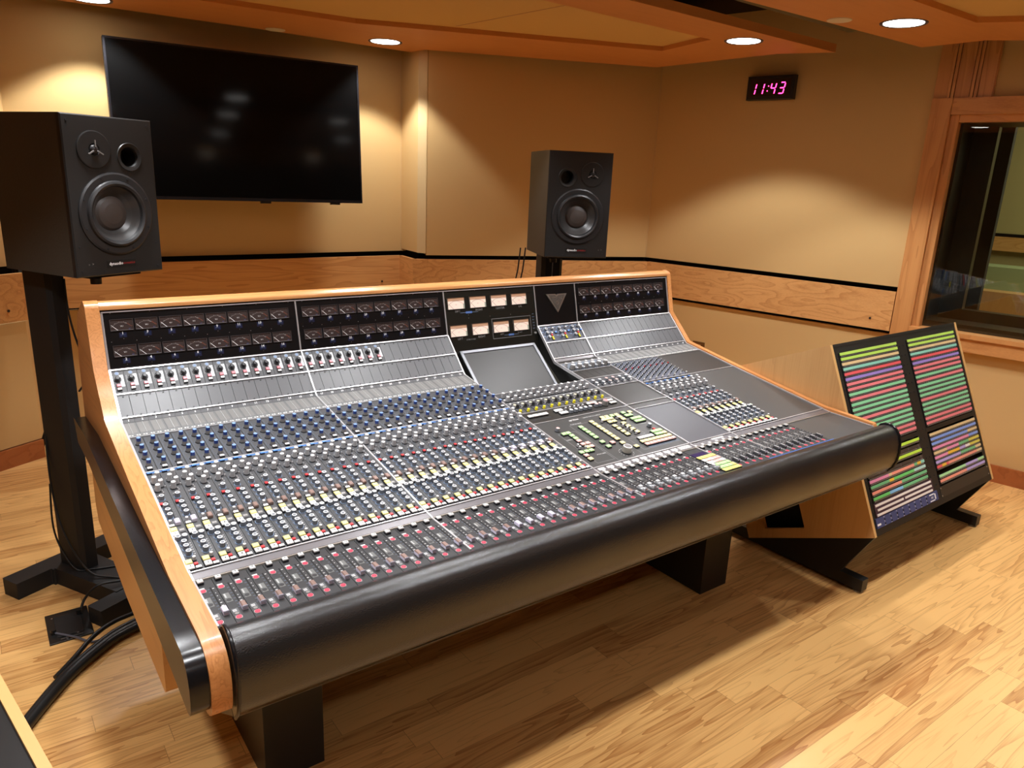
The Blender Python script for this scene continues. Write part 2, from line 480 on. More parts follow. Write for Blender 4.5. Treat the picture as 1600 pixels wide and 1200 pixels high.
# ---- the studio beyond the glass
M_far = mat('far_wall', (.44, .38, .18), .9)
M_fargr = mat('far_green', (.36, .46, .26), .8)
b = MB()
rwbox(b, -4.5, 3.0, 0, 2.9, -3.35, -3.5, M_far)
rwbox(b, -4.5, 3.0, 1.17, 1.30, -3.30, -3.35, M_bandy)
rwbox(b, -4.5, 3.0, 1.30, 1.33, -3.34, -3.36, M_gapblk)
struct(b.build('wall_studio'))
b = MB(); rwbox(b, -4.5, 3.0, -.12, 0, -.15, -3.5, M_floor); struct(b.build('floor_studio'))
b = MB(); rwbox(b, -4.5, 3.0, 2.9, 3.0, -.14, -3.5, M_dark); struct(b.build('ceiling_studio'))
b = MB(); rwbox(b, 3.0, 3.1, 0, 2.9, -.15, -3.5, M_dark); struct(b.build('wall_studio_end'))
b = MB(); rwbox(b, -4.6, -4.5, 0, 2.9, -.15, -3.5, M_dark); struct(b.build('wall_studio_side'))
b = MB()
rwbox(b, -2.2, .86, 0, .86, -2.55, -3.2, M_rackw)
rwbox(b, -2.2, .86, .86, 1.06, -2.75, -3.1, M_fargr)
o = b.build('studio_cabinet'); tag(o, 'long low cabinet with a pale green top section, seen dimly through the window', 'cabinet')
b = MB(); rwbox(b, .56, 1.6, 0, 2.4, -1.2, -1.28, mat('dark_curtain', (.02, .02, .018), .8))
o = b.build('studio_screen'); tag(o, 'tall dark panel standing just behind the left side of the window glass', 'screen')
ld = D.lights.new('studio_fill', 'AREA'); ld.energy = 48; ld.size = 1.6; ld.color = (1, .9, .62)  # added fill for the far room, stands for no known fixture
lo = D.objects.new('studio_fill', ld); COL.objects.link(lo); lo.location = rw(-.6, 2.85, -2.0)
tag(lo, 'added unseen area light that brightens the room beyond the window', 'fill light')

# ------------------------------------------------------------------ hanging ceiling panels
def cloud(name, outer, inset, label, th=.045, seam=None):
    root = empty(name, (outer[0][0], outer[0][1], ZC), label, 'ceiling panel', 'hanging oak ceiling panels')
    n, k = len(outer), len(inset)
    import bmesh
    bm = bmesh.new()
    def ring(p, z): return [bm.verts.new((x, y, z)) for x, y in p]
    o0, i0 = ring(outer, ZC), ring(inset, ZC)
    e = [bm.edges.new((o0[i], o0[(i + 1) % n])) for i in range(n)] + [bm.edges.new((i0[i], i0[(i + 1) % k])) for i in range(k)]
    bmesh.ops.triangle_fill(bm, use_beauty=True, edges=e)
    o1, i1 = ring(outer, ZC + th), ring(inset, ZC + .028)
    for i in range(n): bm.faces.new((o0[i], o0[(i + 1) % n], o1[(i + 1) % n], o1[i]))
    for i in range(k): bm.faces.new((i0[i], i1[i], i1[(i + 1) % k], i0[(i + 1) % k]))
    bm.faces.new(o1)
    bmesh.ops.recalc_face_normals(bm, faces=bm.faces)
    me = D.meshes.new('oak_frame'); bm.to_mesh(me); bm.free(); me.materials.append(M_ceil)
    for v in me.vertices: v.co -= Vector(WL[root.name])
    ob = D.objects.new('oak_frame', me); COL.objects.link(ob); ob.parent = root; WL[ob.name] = WL[root.name]
    b = MB(); b.prism(inset, ZC + .026, ZC + .036, 'z', M_inset)
    if seam:
        a, c = Vector((*seam[0], 0)), Vector((*seam[1], 0)); d = (c - a).normalized(); nn = Vector((-d.y, d.x, 0)) * .003
        b.prism([(v.x, v.y) for v in (a - nn, c - nn, c + nn, a + nn)], ZC + .0255, ZC + .03, 'z', M_basew)
    b.build('inset_panel', root)
    return root
cloud('ceiling_panel', [(-1.6, .99), (1.925, 1.041), (3.96, 1.085), (3.80, 1.365), (3.77, 2.326), (3.04, 2.675), (2.31, 3.02), (2.30, 3.19), (1.25, 3.18), (-.05, 3.24), (-1.6, 2.30)],
      [(-1.2, 1.33), (1.93, 1.34), (3.193, 1.375), (3.30, 1.84), (2.12, 2.33), (1.60, 2.55), (.77, 2.63), (-.2, 2.75), (-1.2, 2.15)],
      'oak framed ceiling panel with a tan inset hanging in front of the television wall', seam=((2.10, 2.30), (2.19, 1.36)))
cloud('ceiling_panel', [(-1.6, -.75), (4.35, -.75), (4.20, .19), (4.085, .323), (4.09, .65), (2.4, .69), (-1.6, .72)],
      [(-1.2, -.45), (3.80, -.45), (3.737, .02), (3.63, .18), (-1.2, .19)],
      'oak framed ceiling panel nearest the camera, ending above the window')
cloud('ceiling_panel', [(-1.6, -3.2), (4.5, -3.2), (4.5, -1.1), (-1.6, -1.1)], [(-1.2, -2.9), (4.1, -2.9), (4.1, -1.45), (-1.2, -1.45)],
      'oak framed ceiling panel over the back of the room behind the camera')
b = MB(); b.tube([(-1.6, .86, 2.62), (3.85, .93, 2.62)], .115, M_duct, 28)
o = b.build('ceiling_duct'); tag(o, 'dark olive round duct running in the gap between the ceiling panels', 'duct')
b = MB()
for k in range(30):
    x = 2.1 + k * .045; b.box((x, .70, 2.66), (x + .012, .80, HC), M_black)
b.box((2.05, .69, 2.64), (3.45, .81, 2.665), M_black)
o = b.build('air_grille'); tag(o, 'black slatted air grille up in the gap beside the round duct', 'grille')

# ---- ceiling lights
M_lens = mat('lamp_lens', (1, 1, 1), .4, emit=(1, .97, .92), es=9)
M_trimring = mat('lamp_trim', (.10, .09, .12), .3, metal=.4)
def light(x, y, label, power=1.0, size=104, blend=.28):
    root = empty('ceiling_light', (x, y, ZC), label, 'ceiling light', 'round ceiling lights')
    b = MB(); b.lathe([(.088, -.001), (.104, -.004), (.106, .0), (.088, 0)], M_trimring, T((x, y, ZC)), 32, caps=False); b.build('trim_ring', root)
    b = MB(); b.lathe([(.0895, -.0025), (.0895, -.001)], M_lens, T((x, y, ZC)), 32); b.build('lens', root)
    l = D.lights.new('bulb', 'SPOT'); l.energy = LAMP_W * power; l.spot_size = math.radians(size); l.spot_blend = blend
    l.shadow_soft_size = .07; l.color = LAMP_RGB
    lo = D.objects.new('bulb', l); COL.objects.link(lo); lo.parent = root; lo.location = (0, 0, -.012)
    return root
light(.368, 3.044, 'round lit ceiling light by the rear wall, above the left edge of the television')
light(1.985, 2.95, 'round lit ceiling light between the television and the wall pier')
light(3.337, 1.265, 'round lit ceiling light in the pointed end of the panel left of the clock', 1.25, 112)
light(3.43, .42, 'round lit ceiling light right of the clock, on the nearer panel')
light(.12, 1.17, 'round ceiling light over the left end of the console meter bridge', 1.15)
light(1.36, 1.17, 'round ceiling light over the middle of the console meter bridge', .8)
for x in (.34, 1.37, 2.40):
    light(x, .42, 'round ceiling light of the nearer panel above the console, number %s from the left' % {.34: 'one', 1.37: 'two', 2.40: 'three'}[x], {.34: 1.15}.get(x, .85))
light(-.78, .42, 'round ceiling light left of the console, above the near speaker stand foot', .9)
light(-.85, -.62, 'round ceiling light left of the camera', .8)
for y in (-.62, -2.2):
    for i, x in enumerate((.1, 1.4, 2.7, 3.9)):
        light(x, y, '%s ceiling light of the row %s' % (('leftmost', 'second', 'third', 'rightmost')[i], 'just behind the camera' if y > -1 else 'at the back of the room'), .95 if y > -1 else .4)
for x, y, lb in ((1.345, 3.111, 'small pale cover disc in the ceiling panel above the television'), (3.178, .60, 'small pale cover disc beside the ceiling light right of the clock')):
    b = MB(); b.lathe([(.055, -.004), (.057, -.002), (.057, 0)], mat('cover_disc', (.72, .62, .45), .6), T((x, y, ZC)), 28)
    tag(b.build('cover_disc'), lb, 'cover disc')

# ------------------------------------------------------------------ television
def yawframe(P, yaw, tilt):
    r = Vector((math.cos(yaw), math.sin(yaw), 0)); nh = Vector((math.sin(yaw), -math.cos(yaw), 0))
    n = nh * math.cos(tilt) + Vector((0, 0, 1)) * math.sin(tilt); u = n.cross(r)
    return frame(P, r, u, n)     # local x right, y up, z out of the face
TM = yawframe((.426, 3.141, 1.438), -.082, .063)
tv = empty('television', (1.13, 3.1, 1.44), 'large flat black television mounted on the rear wall', 'television')
TW, TH = 1.43, .85
b = MB(); b.box((0, 0, -.055), (TW, TH, -.006), M_blackm, TM); b.box((.3, .15, -.12), (TW - .3, TH - .2, -.055), M_blackm, TM); b.build('housing', tv)
b = MB(); bz = .011
M_bez = mat('tv_bezel', (.03, .03, .035), .2, metal=.5)
for a, c in (((0, 0), (TW, bz * 1.6)), ((0, TH - bz), (TW, TH)), ((0, 0), (bz, TH)), ((TW - bz, 0), (TW, TH))):
    b.box((*a, -.008), (*c, .002), M_bez, TM)
b.build('bezel', tv)
b = MB(); b.box((bz, bz * 1.6, -.006), (TW - bz, TH - bz, -.001), mat('tv_screen', (.004, .004, .004), .09, spec=.11), TM); b.build('screen', tv)
b = MB()
for x in (.78, 1.22): b.box((x, -.012, -.03), (x + .06, .002, -.004), M_black, TM)
b.build('foot_mount', tv)
b = MB(); b.box((.50, .25, -.20), (.95, .6, -.12), M_black, TM); b.build('wall_bracket', tv)

# ------------------------------------------------------------------ clock
ck = empty('wall_clock', tuple(rw(1.79, 2.22, .03)), 'small black digital clock reading 11:43 in pink-red digits on the right wall', 'clock')
CM = frame(rw(1.955, 2.215, .045), -RWD, (0, 0, 1), RWN)
b = MB(); b.box((0, 0, -.045), (.325, .15, 0), M_black, CM, bev=.006); b.build('case', ck)
b = MB(); b.box((.022, .022, 0), (.303, .128, .002), mat('clock_face', (.004, .002, .003), .15), CM); b.build('display', ck)
M_led = mat('clock_led', (.2, 0, .05), .5, emit=(1.0, .03, .18), es=9)
b = MB()
def seg(x, y, hor, L=.026, wd=.0065):
    sl = .18
    if hor: p = [(x, y), (x + L, y), (x + L, y + wd), (x, y + wd)]
    else: p = [(x, y), (x + wd, y), (x + wd, y + L), (x, y + L)]
    b.prism([(px + (py - .04) * sl, py) for px, py in p], .002, .003, 'z', M_led, CM)
def digit(x, s):
    y = .038; h = .031
    S_ = {'a': (x + .003, y + 2 * h + .001, 1), 'g': (x + .003, y + h - .001, 1), 'd': (x + .003, y - .004, 1),
          'b': (x + .028, y + h + .004, 0), 'c': (x + .028, y, 0), 'f': (x - .003, y + h + .004, 0), 'e': (x - .003, y, 0)}
    for k in s: seg(*S_[k])
digit(.028, 'bc'); digit(.083, 'bc'); digit(.165, 'bcfg'); digit(.225, 'abcdg')
for yy in (.052, .082): b.prism([(.143 + (yy - .04) * .18 + a, yy + c) for a, c in ((0, 0), (.006, 0), (.006, .006), (0, .006))], .002, .003, 'z', M_led, CM)
b.build('digits', ck)

# wall plate low on the right wall
b = MB(); PM = frame(rw(2.17, .385, .0), -RWD, (0, 0, 1), RWN)
Mbz = mat('bronze_plate', (.20, .11, .045), .35, metal=.7)
b.box((0, 0, 0), (.10, .115, .004), Mbz, PM, bev=.001)
b.box((.03, .02, .004), (.07, .095, .008), mat('plate_insert', (.5, .3, .1), .4), PM)
tag(b.build('wall_socket'), 'small bronze framed socket plate on the right wall behind the console cheek', 'socket')

# ------------------------------------------------------------------ loudspeakers and stands
M_cab = mat('speaker_ash', (.050, .045, .036), .55, bump=.3, bscale=120)
M_baf = mat('speaker_baffle', (.014, .0135, .013), .45)
M_cone = mat('speaker_cone', (.045, .043, .042), .35)
M_rub = mat('speaker_rubber', (.020, .020, .021), .38)
M_dust = mat('speaker_dustcap', (.055, .042, .036), .5)
M_redtxt = mat('logo_red', (.45, .02, .02), .5)
def speaker(P, yaw, flip, label, d=.385):
    W_, H_ = .331, .52
    Mx = yawframe(P, yaw, 0.0)
    root = empty('studio_monitor', P, label, 'speaker', 'pair of black studio monitors')
    fx = lambda x: (W_ - x) if flip else x
    b = MB(); b.box((0, 0, -d), (W_, H_, -.075), M_cab, Mx)
    for q0, q1 in (((0, 0), (W_, .012)), ((0, H_ - .012), (W_, H_)), ((0, .012), (.012, H_ - .012)), ((W_ - .012, .012), (W_, H_ - .012))): b.box((*q0, -.075), (*q1, -.02), M_cab, Mx)
    b.build('cabinet', root)
    import bmesh
    bm = bmesh.new(); e = []
    def loop(pts):
        vs = [bm.verts.new((x, y, 0)) for x, y in pts]
        for i in range(len(vs)): e.append(bm.edges.new((vs[i], vs[(i + 1) % len(vs)])))
    circ = lambda cx, cy, r, n=40: [(cx + r * math.cos(2 * math.pi * k / n), cy + r * math.sin(2 * math.pi * k / n)) for k in range(n)]
    loop([(.004, .004), (W_ - .004, .004), (W_ - .004, H_ - .004), (.004, H_ - .004)]); loop(circ(.164, .205, .100)); loop(circ(fx(.233), .394, .033))
    bmesh.ops.triangle_fill(bm, use_beauty=True, edges=e)
    bmesh.ops.recalc_face_normals(bm, faces=bm.faces)
    if sum(f.normal.z for f in bm.faces) < 0: bmesh.ops.reverse_faces(bm, faces=bm.faces)
    b = MB(); vs = [v.co.copy() for v in bm.verts]; bm.verts.index_update(); b.add(vs, [tuple(v.index for v in f.verts) for f in bm.faces], M_baf, Mx); bm.free()
    rc = [(0, 0), (W_, 0), (W_, H_), (0, H_)]; ri = [(.004, .004), (W_ - .004, .004), (W_ - .004, H_ - .004), (.004, H_ - .004)]
    for i in range(4):
        j = (i + 1) % 4
        b.quad([(*rc[i], -.004), (*rc[j], -.004), (*ri[j], 0), (*ri[i], 0)], M_baf, Mx)
        b.quad([(*rc[i], -.0199), (*rc[j], -.0199), (*rc[j], -.004), (*rc[i], -.004)], M_baf, Mx)
    b.build('baffle', root)
    b = MB(); b.lathe([(.137, 0), (.137, .004), (.131, .007), (.112, .007), (.110, .004)], M_rub, Mx @ T((.164, .205, 0)), 48, caps=False)
    for k in range(8):
        a = math.pi / 8 + k * math.pi / 4
        b.lathe([(.0035, .007), (.0035, .009)], M_screw, Mx @ T((.164 + .125 * math.cos(a), .205 + .125 * math.sin(a), 0)), 8)
    b.build('woofer_ring', root)
    b = MB()
    b.lathe([(.112, .005), (.108, .013), (.101, .016), (.094, .012), (.090, .003)], M_rub, Mx @ T((.164, .205, 0)), 48, caps=False)
    b.lathe([(.090, .003), (.084, -.003), (.072, -.016), (.058, -.028)], M_cone, Mx @ T((.164, .205, 0)), 48, caps=False)
    b.lathe([(.059, -.028), (.050, -.020), (.034, -.014), (.015, -.011), (.001, -.010)], M_dust, Mx @ T((.164, .205, 0)), 40, caps=False)
    # dark bowl so the cone reads as recessed
    wf = b.build('woofer', root)
    b = MB(); px, py = fx(.233), .394
    b.lathe([(.047, .0005), (.045, .003), (.036, .0005), (.031, -.010), (.030, -.070)], M_baf, Mx @ T((px, py, 0)), 36, caps=False)
    b.build('bass_port', root)
    b = MB(); tx, ty = fx(.104), .413
    b.lathe([(.060, .0005), (.060, .003), (.057, .004), (.020, .004), (.016, .001)], M_baf, Mx @ T((tx, ty, 0)), 40, caps=False)
    b.lathe([(.016, .001), (.012, .008), (.005, .011), (.0005, .0115)], M_rub, Mx @ T((tx, ty, 0)), 24, caps=False)
    for k in range(3):
        a = math.pi / 2 + k * 2 * math.pi / 3
        b.box((.008, -.0018, .010), (.030, .0018, .013), F_silver if flip else K_grey, Mx @ T((tx, ty, 0)) @ R(a))
    b.build('tweeter', root)
    b = MB(); lx = .165
    b.box((lx - .055, .026, 0), (lx + .055, .050, .0015), M_black, Mx)
    b.text('dynaudio', .0145, M_white, Mx @ T((lx - .022, .038, .002)), True)
    b.text('acoustics', .0125, M_redtxt, Mx @ T((lx + .028, .038, .002)), False)
    b.build('name_plate', root)
    b = MB()
    ex = fx(.045)
    for e in (0, .014): b.text('>' if e else 'o', .012, K_grey, Mx @ T((ex + e, .042, .001)))
    for sx, sy in ((.02, .02), (.311, .02), (.02, .5), (.311, .5), (.02, .1), (.311, .1), (.1, .012), (.23, .012)):
        b.lathe([(.004, 0), (.004, .0015)], M_screw, Mx @ T((sx, sy, 0)), 8)
    b.build('baffle_screws', root)
    return root
SPL = (-.021, 1.215, 1.262); SPR = (2.06, 1.346, 1.262)
speaker(SPL, .48, False, 'black studio monitor on the left stand, nearest the camera, tweeter left of its port')
speaker(SPR, -.419, True, 'black studio monitor behind the console, in front of the angled rear wall')

def stand(O, r, label, floor_z=0.0, H=1.262, plate=(-.03, .17, .03, -.30), yaw=0.0, cw=1.0, slit=False):
    """column on an H shaped base; O is the column's foot, local y runs back to front"""
    r = Vector((math.cos(yaw), math.sin(yaw), 0)); n = Vector((math.sin(yaw), -math.cos(yaw), 0))
    root = empty('speaker_stand', (O[0], O[1], 0), label, 'speaker stand', 'pair of black speaker stands')
    Mx = frame((O[0], O[1], 0), r, -n, (0, 0, 1))     # x = r, y = backwards
    b = MB()
    b.prism([(-.220, .145), (.230, .145), (.230, .055), (.085, .055), (.085, .04), (-.085, .04), (-.085, .055), (-.220, .055)][::-1], 0, .068, 'z', M_blackm, Mx)
    b.prism([(-.078, .05), (.078, .05), (.070, -.31), (-.070, -.31)][::-1], .001, .070, 'z', M_blackm, Mx)
    b.prism([(-.180, -.30), (.22, -.30), (.22, -.375), (-.180, -.375)][::-1], 0, .066, 'z', M_blackm, Mx)
    b.build('base', root, bevel=.004)
    b = MB()
    b.prism([(x * cw, y) for x, y in ((-.030, .075), (.030, .075), (.034, .065), (.034, -.060), (.024, -.075), (-.022, -.075), (-.034, -.055), (-.034, .065))][::-1], .068, H - .012, 'z', M_blackm, Mx)
    if slit: b.box((-.002, -.0762, .068), (.002, -.07, H - .02), M_screwb, Mx)
    b.build('column', root)
    b = MB()
    b.box((plate[0], plate[2], H - .012), (plate[1], plate[3], H - .001), M_blackm, Mx)
    b.build('top_plate', root, bevel=.002)
    b = MB(); b.lathe([(.018, 0), (.018, .02)], M_black, Mx @ T((plate[0] + .03, plate[3] + .01, H - .032)), 14); b.build('clamp_knob', root)
    return root
st1 = stand((-.092, 1.559), None, 'black column speaker stand left of the console, holding the nearer monitor', yaw=.48)
st2 = stand((2.372, 1.685), None, 'black column speaker stand standing behind the console', yaw=-.419, cw=1.75, slit=True, plate=(-.11, .14, .0, -.38))
# cables of the right speaker
b = MB()
for dx in (0, .035):
    b.tube([(2.19 + dx, 1.72, 1.27), (2.185 + dx, 1.73, 1.15), (2.16 + dx, 1.74, 1.0), (2.16 + dx, 1.75, .6)], .004, M_black, 6)
tag(b.build('speaker_cable'), 'two thin black cables hanging behind the far monitor', 'cable')
# cable running down the near stand
b = MB()
def curve(pts, n=8):
    pts = [Vector(p) for p in pts]; out = []
    for i in range(len(pts) - 1):
        p0, p1, p2, p3 = pts[max(i - 1, 0)], pts[i], pts[i + 1], pts[min(i + 2, len(pts) - 1)]
        for k in range(n):
            t = k / n
            out.append(.5 * ((2 * p1) + (-p0 + p2) * t + (2 * p0 - 5 * p1 + 4 * p2 - p3) * t * t + (-p0 + 3 * p1 - 3 * p2 + p3) * t ** 3))
    return out + [pts[-1]]
b.tube(curve([(-.035, 1.50, 1.225), (-.035, 1.492, 1.12), (-.026, 1.482, 1.03), (-.008, 1.47, .94), (.006, 1.47, .885), (-.004, 1.475, .845), (-.030, 1.50, .80)]), .004, M_black, 6)
b.tube(curve([(-.150, 1.60, .62), (-.155, 1.57, .42), (-.14, 1.50, .25), (-.08, 1.42, .10), (.0, 1.36, .074), (.10, 1.30, .072), (.22, 1.28, .05)]), .004, M_black, 6)
b.tube(curve([(-.158, 1.585, .42), (-.165, 1.57, .22), (-.12, 1.50, .085), (-.06, 1.47, .075), (.03, 1.45, .073)]), .004, M_black, 6)
tag(b.build('stand_cable'), 'thin black cable running down the near speaker stand to its base', 'cable')

# ------------------------------------------------------------------ floor box and cables on the floor
fb = empty('floor_box', (-.177, 1.22, 0), 'square black cable plate set in the floor beside the near stand base', 'floor box')
FM = frame((-.246, 1.118, 0), Vector((.134, .003, 0)), Vector((.002, .206, 0)), (0, 0, 1))
b = MB(); b.box((0, 0, .0), (.137, .204, .006), M_black, FM, bev=.001); b.build('plate', fb)
b = MB(); b.box((.025, .03, .006), (.11, .17, .009), M_blackm, FM, bev=.001)
b.build('cover', fb)
b = MB()
for x, y in ((.02, .17), (.055, .02), (.09, .028), (.055, .008)): b.lathe([(.0035, .006), (.0035, .008)], M_screwb, FM @ T((x, y, 0)), 8)
b.box((.035, .0145, .006), (.105, .0165, .0075), M_screwb, FM)
b.build('screws', fb)
b = MB()
b.tube(curve([(-.135, 1.275, .008), (-.11, 1.30, .05), (-.06, 1.30, .09), (.02, 1.30, .085), (.12, 1.32, .075)]), .005, M_black, 7)
b.lathe([(.009, 0), (.010, .02)], M_black, T((-.137, 1.272, .007)), 10)
tag(b.build('box_cable'), 'thin black cable rising from the floor plate across the stand foot', 'cable')
b = MB()
b.tube(curve([(-.225, 1.18, .010), (-.17, 1.115, .012), (-.12, 1.06, .006), (-.05, 1.05, .02), (.02, 1.09, .02), (.06, 1.14, .02)]), .0045, mat('grey_cable', (.10, .10, .12), .4), 7)
b.lathe([(.009, 0), (.009, .018)], M_black, T((-.228, 1.182, .006)), 10)
tag(b.build('box_cable'), 'thin grey cable lying from the floor plate towards the console', 'cable')
b = MB()
path = curve([(.13, 1.10, .025), (.037, 1.062, .024), (-.056, 1.020, .024), (-.135, .955, .024), (-.21, .880, .023), (-.272, .800, .022), (-.329, .717, .020), (-.39, .62, .02)], 8)
b.tube(path, .019, M_black, 12)
b.tube([p + Vector((.004, .018, .010)) for p in path], .011, M_black, 9)
b.tube([p + Vector((-.006, -.016, .004)) for p in path], .012, M_black, 9)
o = b.build('cable_bundle'); tag(o, 'thick black cable snake running along the floor from under the console', 'cable')
b = MB()
b.tube(curve([(.10, 1.16, .02), (.03, 1.125, .035), (-.05, 1.085, .045), (-.12, 1.03, .045), (-.19, .945, .036), (-.25, .87, .034)]), .008, M_black, 8)
tag(b.build('cable'), 'single black cable looping above the thick cable snake', 'cable')
b = MB()
b.tube(curve([(.06, 1.20, .02), (.045, 1.16, .03), (.055, 1.12, .02), (.04, 1.08, .05)]), .005, M_black, 6)
b.tube(curve([(.075, 1.20, .02), (.06, 1.16, .03), (.07, 1.12, .02), (.05, 1.08, .05)]), .005, M_black, 6)
tag(b.build('cable'), 'pair of thin black cables dropping beside the near stand foot', 'cable')

# equipment rack at the lower left
rk = empty('equipment_rack', (-.6, -.1, 0), 'black equipment rack with an oak side edge cut off by the lower left corner', 'rack')
ed = (Vector((-.318, -.18, 0)) - Vector((-.384, .19, 0))).normalized()   # towards the camera
EM = frame((-.3805, .16, 0), -Vector((-ed.y, ed.x, 0)), -ed, (0, 0, 1))  # x left, y back
b = MB(); b.box((0, -.75, 0), (.020, .55, .600), M_edge, EM); b.build('side_panel', rk)
b = MB(); b.box((.0205, -.75, .02), (.60, .55, .585), M_black, EM); b.build('chassis', rk)
b = MB(); b.box((.0205, -.75, .585), (.075, .55, .594), M_black, EM); b.build('rack_rail', rk)
for yy in (-.205, -.235, .1, .13):
    b = MB(); b.lathe([(.011, 0), (.010, .010), (.006, .013)], M_black, EM @ T((.088, yy, .585)), 14); b.build('knob', rk)
b = MB(); b.box((.10, -.73, .585), (.58, .53, .59), mat('rack_face', (.05, .045, .055), .5), EM); b.build('face_panel', rk)
b = MB(); b.box((.6005, -.75, 0), (.620, .55, .600), M_edge, EM); b.build('side_panel', rk)
# ------------------------------------------------------------------ mixing console
CH = .0381
M_numstrip = mat('number_strip', (.075, .075, .08), .5)
X0, X1, X2, X3, X4, X5 = 0.0, .6096, 1.2192, 1.6819, 1.9156, 2.528
pA, pB, pC, pF, pH, pI, pJ = [Vector((0, y, z)) for y, z in ((.943, 1.194), (.900, 1.0165), (.767, .884), (.463, .832), (0, .7565), (-.03, .7525), (-.244, .746))]
def surf(P, Q):
    t = (Q - P).normalized(); n = Vector((1, 0, 0)).cross(-t)
    return frame(P, (1, 0, 0), -t, n)
S_AB, S_BC, S_CF, S_FH, S_HI, S_IJ = surf(pA, pB), surf(pB, pC), surf(pC, pF), surf(pF, pH), surf(pH, pI), surf(pI, pJ)
LAB, LBC, LCF, LFH, LIJ = (pB - pA).length, (pC - pB).length, (pF - pC).length, (pH - pF).length, (pJ - pI).length
con = empty('mixing_console', (1.26, .5, 0), 'large oak sided mixing console covered in knobs and faders, with a black padded armrest', 'mixing console')
def at(S, x, s, h=0.0): return S @ T((x, -s, h))
def tot(x, s, h=0.0):      # deck coordinate measured from the bend, continuing over both deck planes
    return at(S_CF, x, s, h) if s <= LCF else at(S_FH, x, s - LCF, h)

# ---- body
prof_full = [(.985, 1.20), (.943, 1.188), (.905, 1.012), (.77, .878), (.463, .826), (0, .7505), (-.03, .7465), (-.235, .742), (-.285, .60), (-.095, .470), (.02, .455), (1.10, .455), (1.22, .60), (1.16, 1.10), (1.10, 1.18)]
prof_mid = [(.985, 1.20), (.943, 1.188), (.882, .915), (.868, .90), (.60, .72), (.575, .72), (.572, .845), (.463, .826), (0, .7505), (-.03, .7465), (-.235, .742), (-.285, .60), (-.095, .470), (.02, .455), (1.10, .455), (1.22, .60), (1.16, 1.10), (1.10, 1.18)]
b = MB()
b.prism(prof_full, X0 + .001, X2 - .004, 'x', M_black)
b.prism(prof_full, X3 + .004, X5 - .001, 'x', M_black)
b.prism(prof_mid, X2 - .004, X3 + .004, 'x', mat('recess_dark', (.020, .018, .010), .6))
b.build('chassis', con)

# ---- oak cheeks, bumpers and lower side boards
def cheek(x0, x1, outer, front=True):
    sgn = -1 if outer < x0 else 1
    if front:
        nose = [(-.235, .760), (-.258, .757), (-.279, .750), (-.297, .738), (-.310, .722), (-.318, .702), (-.321, .68), (-.320, .655), (-.316, .632), (-.308, .616), (-.292, .604), (-.27, .598), (-.20, .596)]
    else:
        nose = [(-.215, .758), (-.225, .74), (-.23, .70), (-.225, .62), (-.21, .600)]
    prof = [(.995, 1.221), (.972, 1.226), (.945, 1.217), (.938, 1.205), (.896, 1.024), (.767, .897), (.463, .843), (0, .768)] + nose + [(1.22, .605), (1.285, .70), (1.255, .98), (1.19, 1.115), (1.15, 1.155)]
    b = MB(); b.prism(prof, x0, x1, 'x', M_chk); return b.build('cheek', con, bevel=.007, sub=4)
cheek(-.042, -.003, -1); cheek(X5 + .003, X5 + .029, 9, front=False)
for x0, x1, fr in ((-.079, -.0425, True),):
    yend = -.315 if fr else -.20
    prof = [(1.26, .775), (.95, .800), (.60, .785), (.25, .768), (-.20, .752), (yend + .050, .750), (yend + .030, .743), (yend + .015, .730), (yend + .005, .712), (yend, .690), (yend, .665), (yend + .004, .643), (yend + .014, .628), (yend + .030, .622), (0, .652), (.40, .678), (.95, .712), (1.20, .70)]
    b = MB(); b.prism(prof, x0, x1, 'x', M_bumper, capm=M_bumpside); b.build('bumper', con, bevel=.013, sub=5)
for x0, x1 in ((-.062, -.024), (X5 - .001, X5 + .024)):
    prof = [(.045, .62), (.045, .445), (.060, .434), (.55, .434), (1.03, .47), (1.06, .52), (1.05, .70), (.5, .67)]
    b = MB(); b.prism(prof, x0, x1, 'x', M_body, capm=M_body); b.build('side_board', con, bevel=.003)
# ---- top rail
b = MB(); b.prism([(.935, 1.199), (.938, 1.212), (.950, 1.221), (.968, 1.224), (.990, 1.218), (1.0, 1.20)], -.003, X5 + .003, 'x', M_chkx)
b.build('top_rail', con, bevel=.003)

# ---- armrest and the sloping apron beneath it
b = MB()
prof = [(-.232, .744), (-.240, .757), (-.258, .766), (-.280, .766), (-.301, .755), (-.316, .735), (-.325, .705), (-.328, .670), (-.325, .635), (-.315, .606), (-.298, .585), (-.275, .60)]
n = 60
vs = []
for k in range(n + 1):
    x = .010 + (X5 + .010) * k / n
    wv = .0012 * math.sin(x * 9.1) + .0008 * math.sin(x * 23)
    vs += [(x, y - (wv if y < -.25 else 0), z + (wv * .6 if y < -.25 else 0)) for y, z in prof]
q = len(prof)
b.add(vs, [(k * q + j, k * q + (j + 1) % q, (k + 1) * q + (j + 1) % q, (k + 1) * q + j) for k in range(n) for j in range(q - 1)], M_leather, None, True)
b.add(vs, [tuple(range(q))[::-1], tuple(range(n * q, (n + 1) * q))], M_leather)
arm = b.build('armrest', con)
for x in (.006, X5 + .022):
    b = MB()
    pp = [(x, y, z) for y, z in prof]; c = Vector((x, -.285, .68))
    b.tube([c + (Vector(p) - c) * 1.03 for p in pp], .0045, M_bumper, 8)
    b.prism([((y + .285) * 1.0 - .285, (z - .68) * 1.0 + .68) for y, z in prof], x - .004, x + .004, 'x', M_leather)
    b.build('piping', arm)
b = MB(); b.prism([(-.304, .592), (-.292, .578), (-.108, .466), (-.092, .461), (-.08, .47), (-.24, .60)], .008, X5 + .015, 'x', M_apron)
b.build('apron', con)

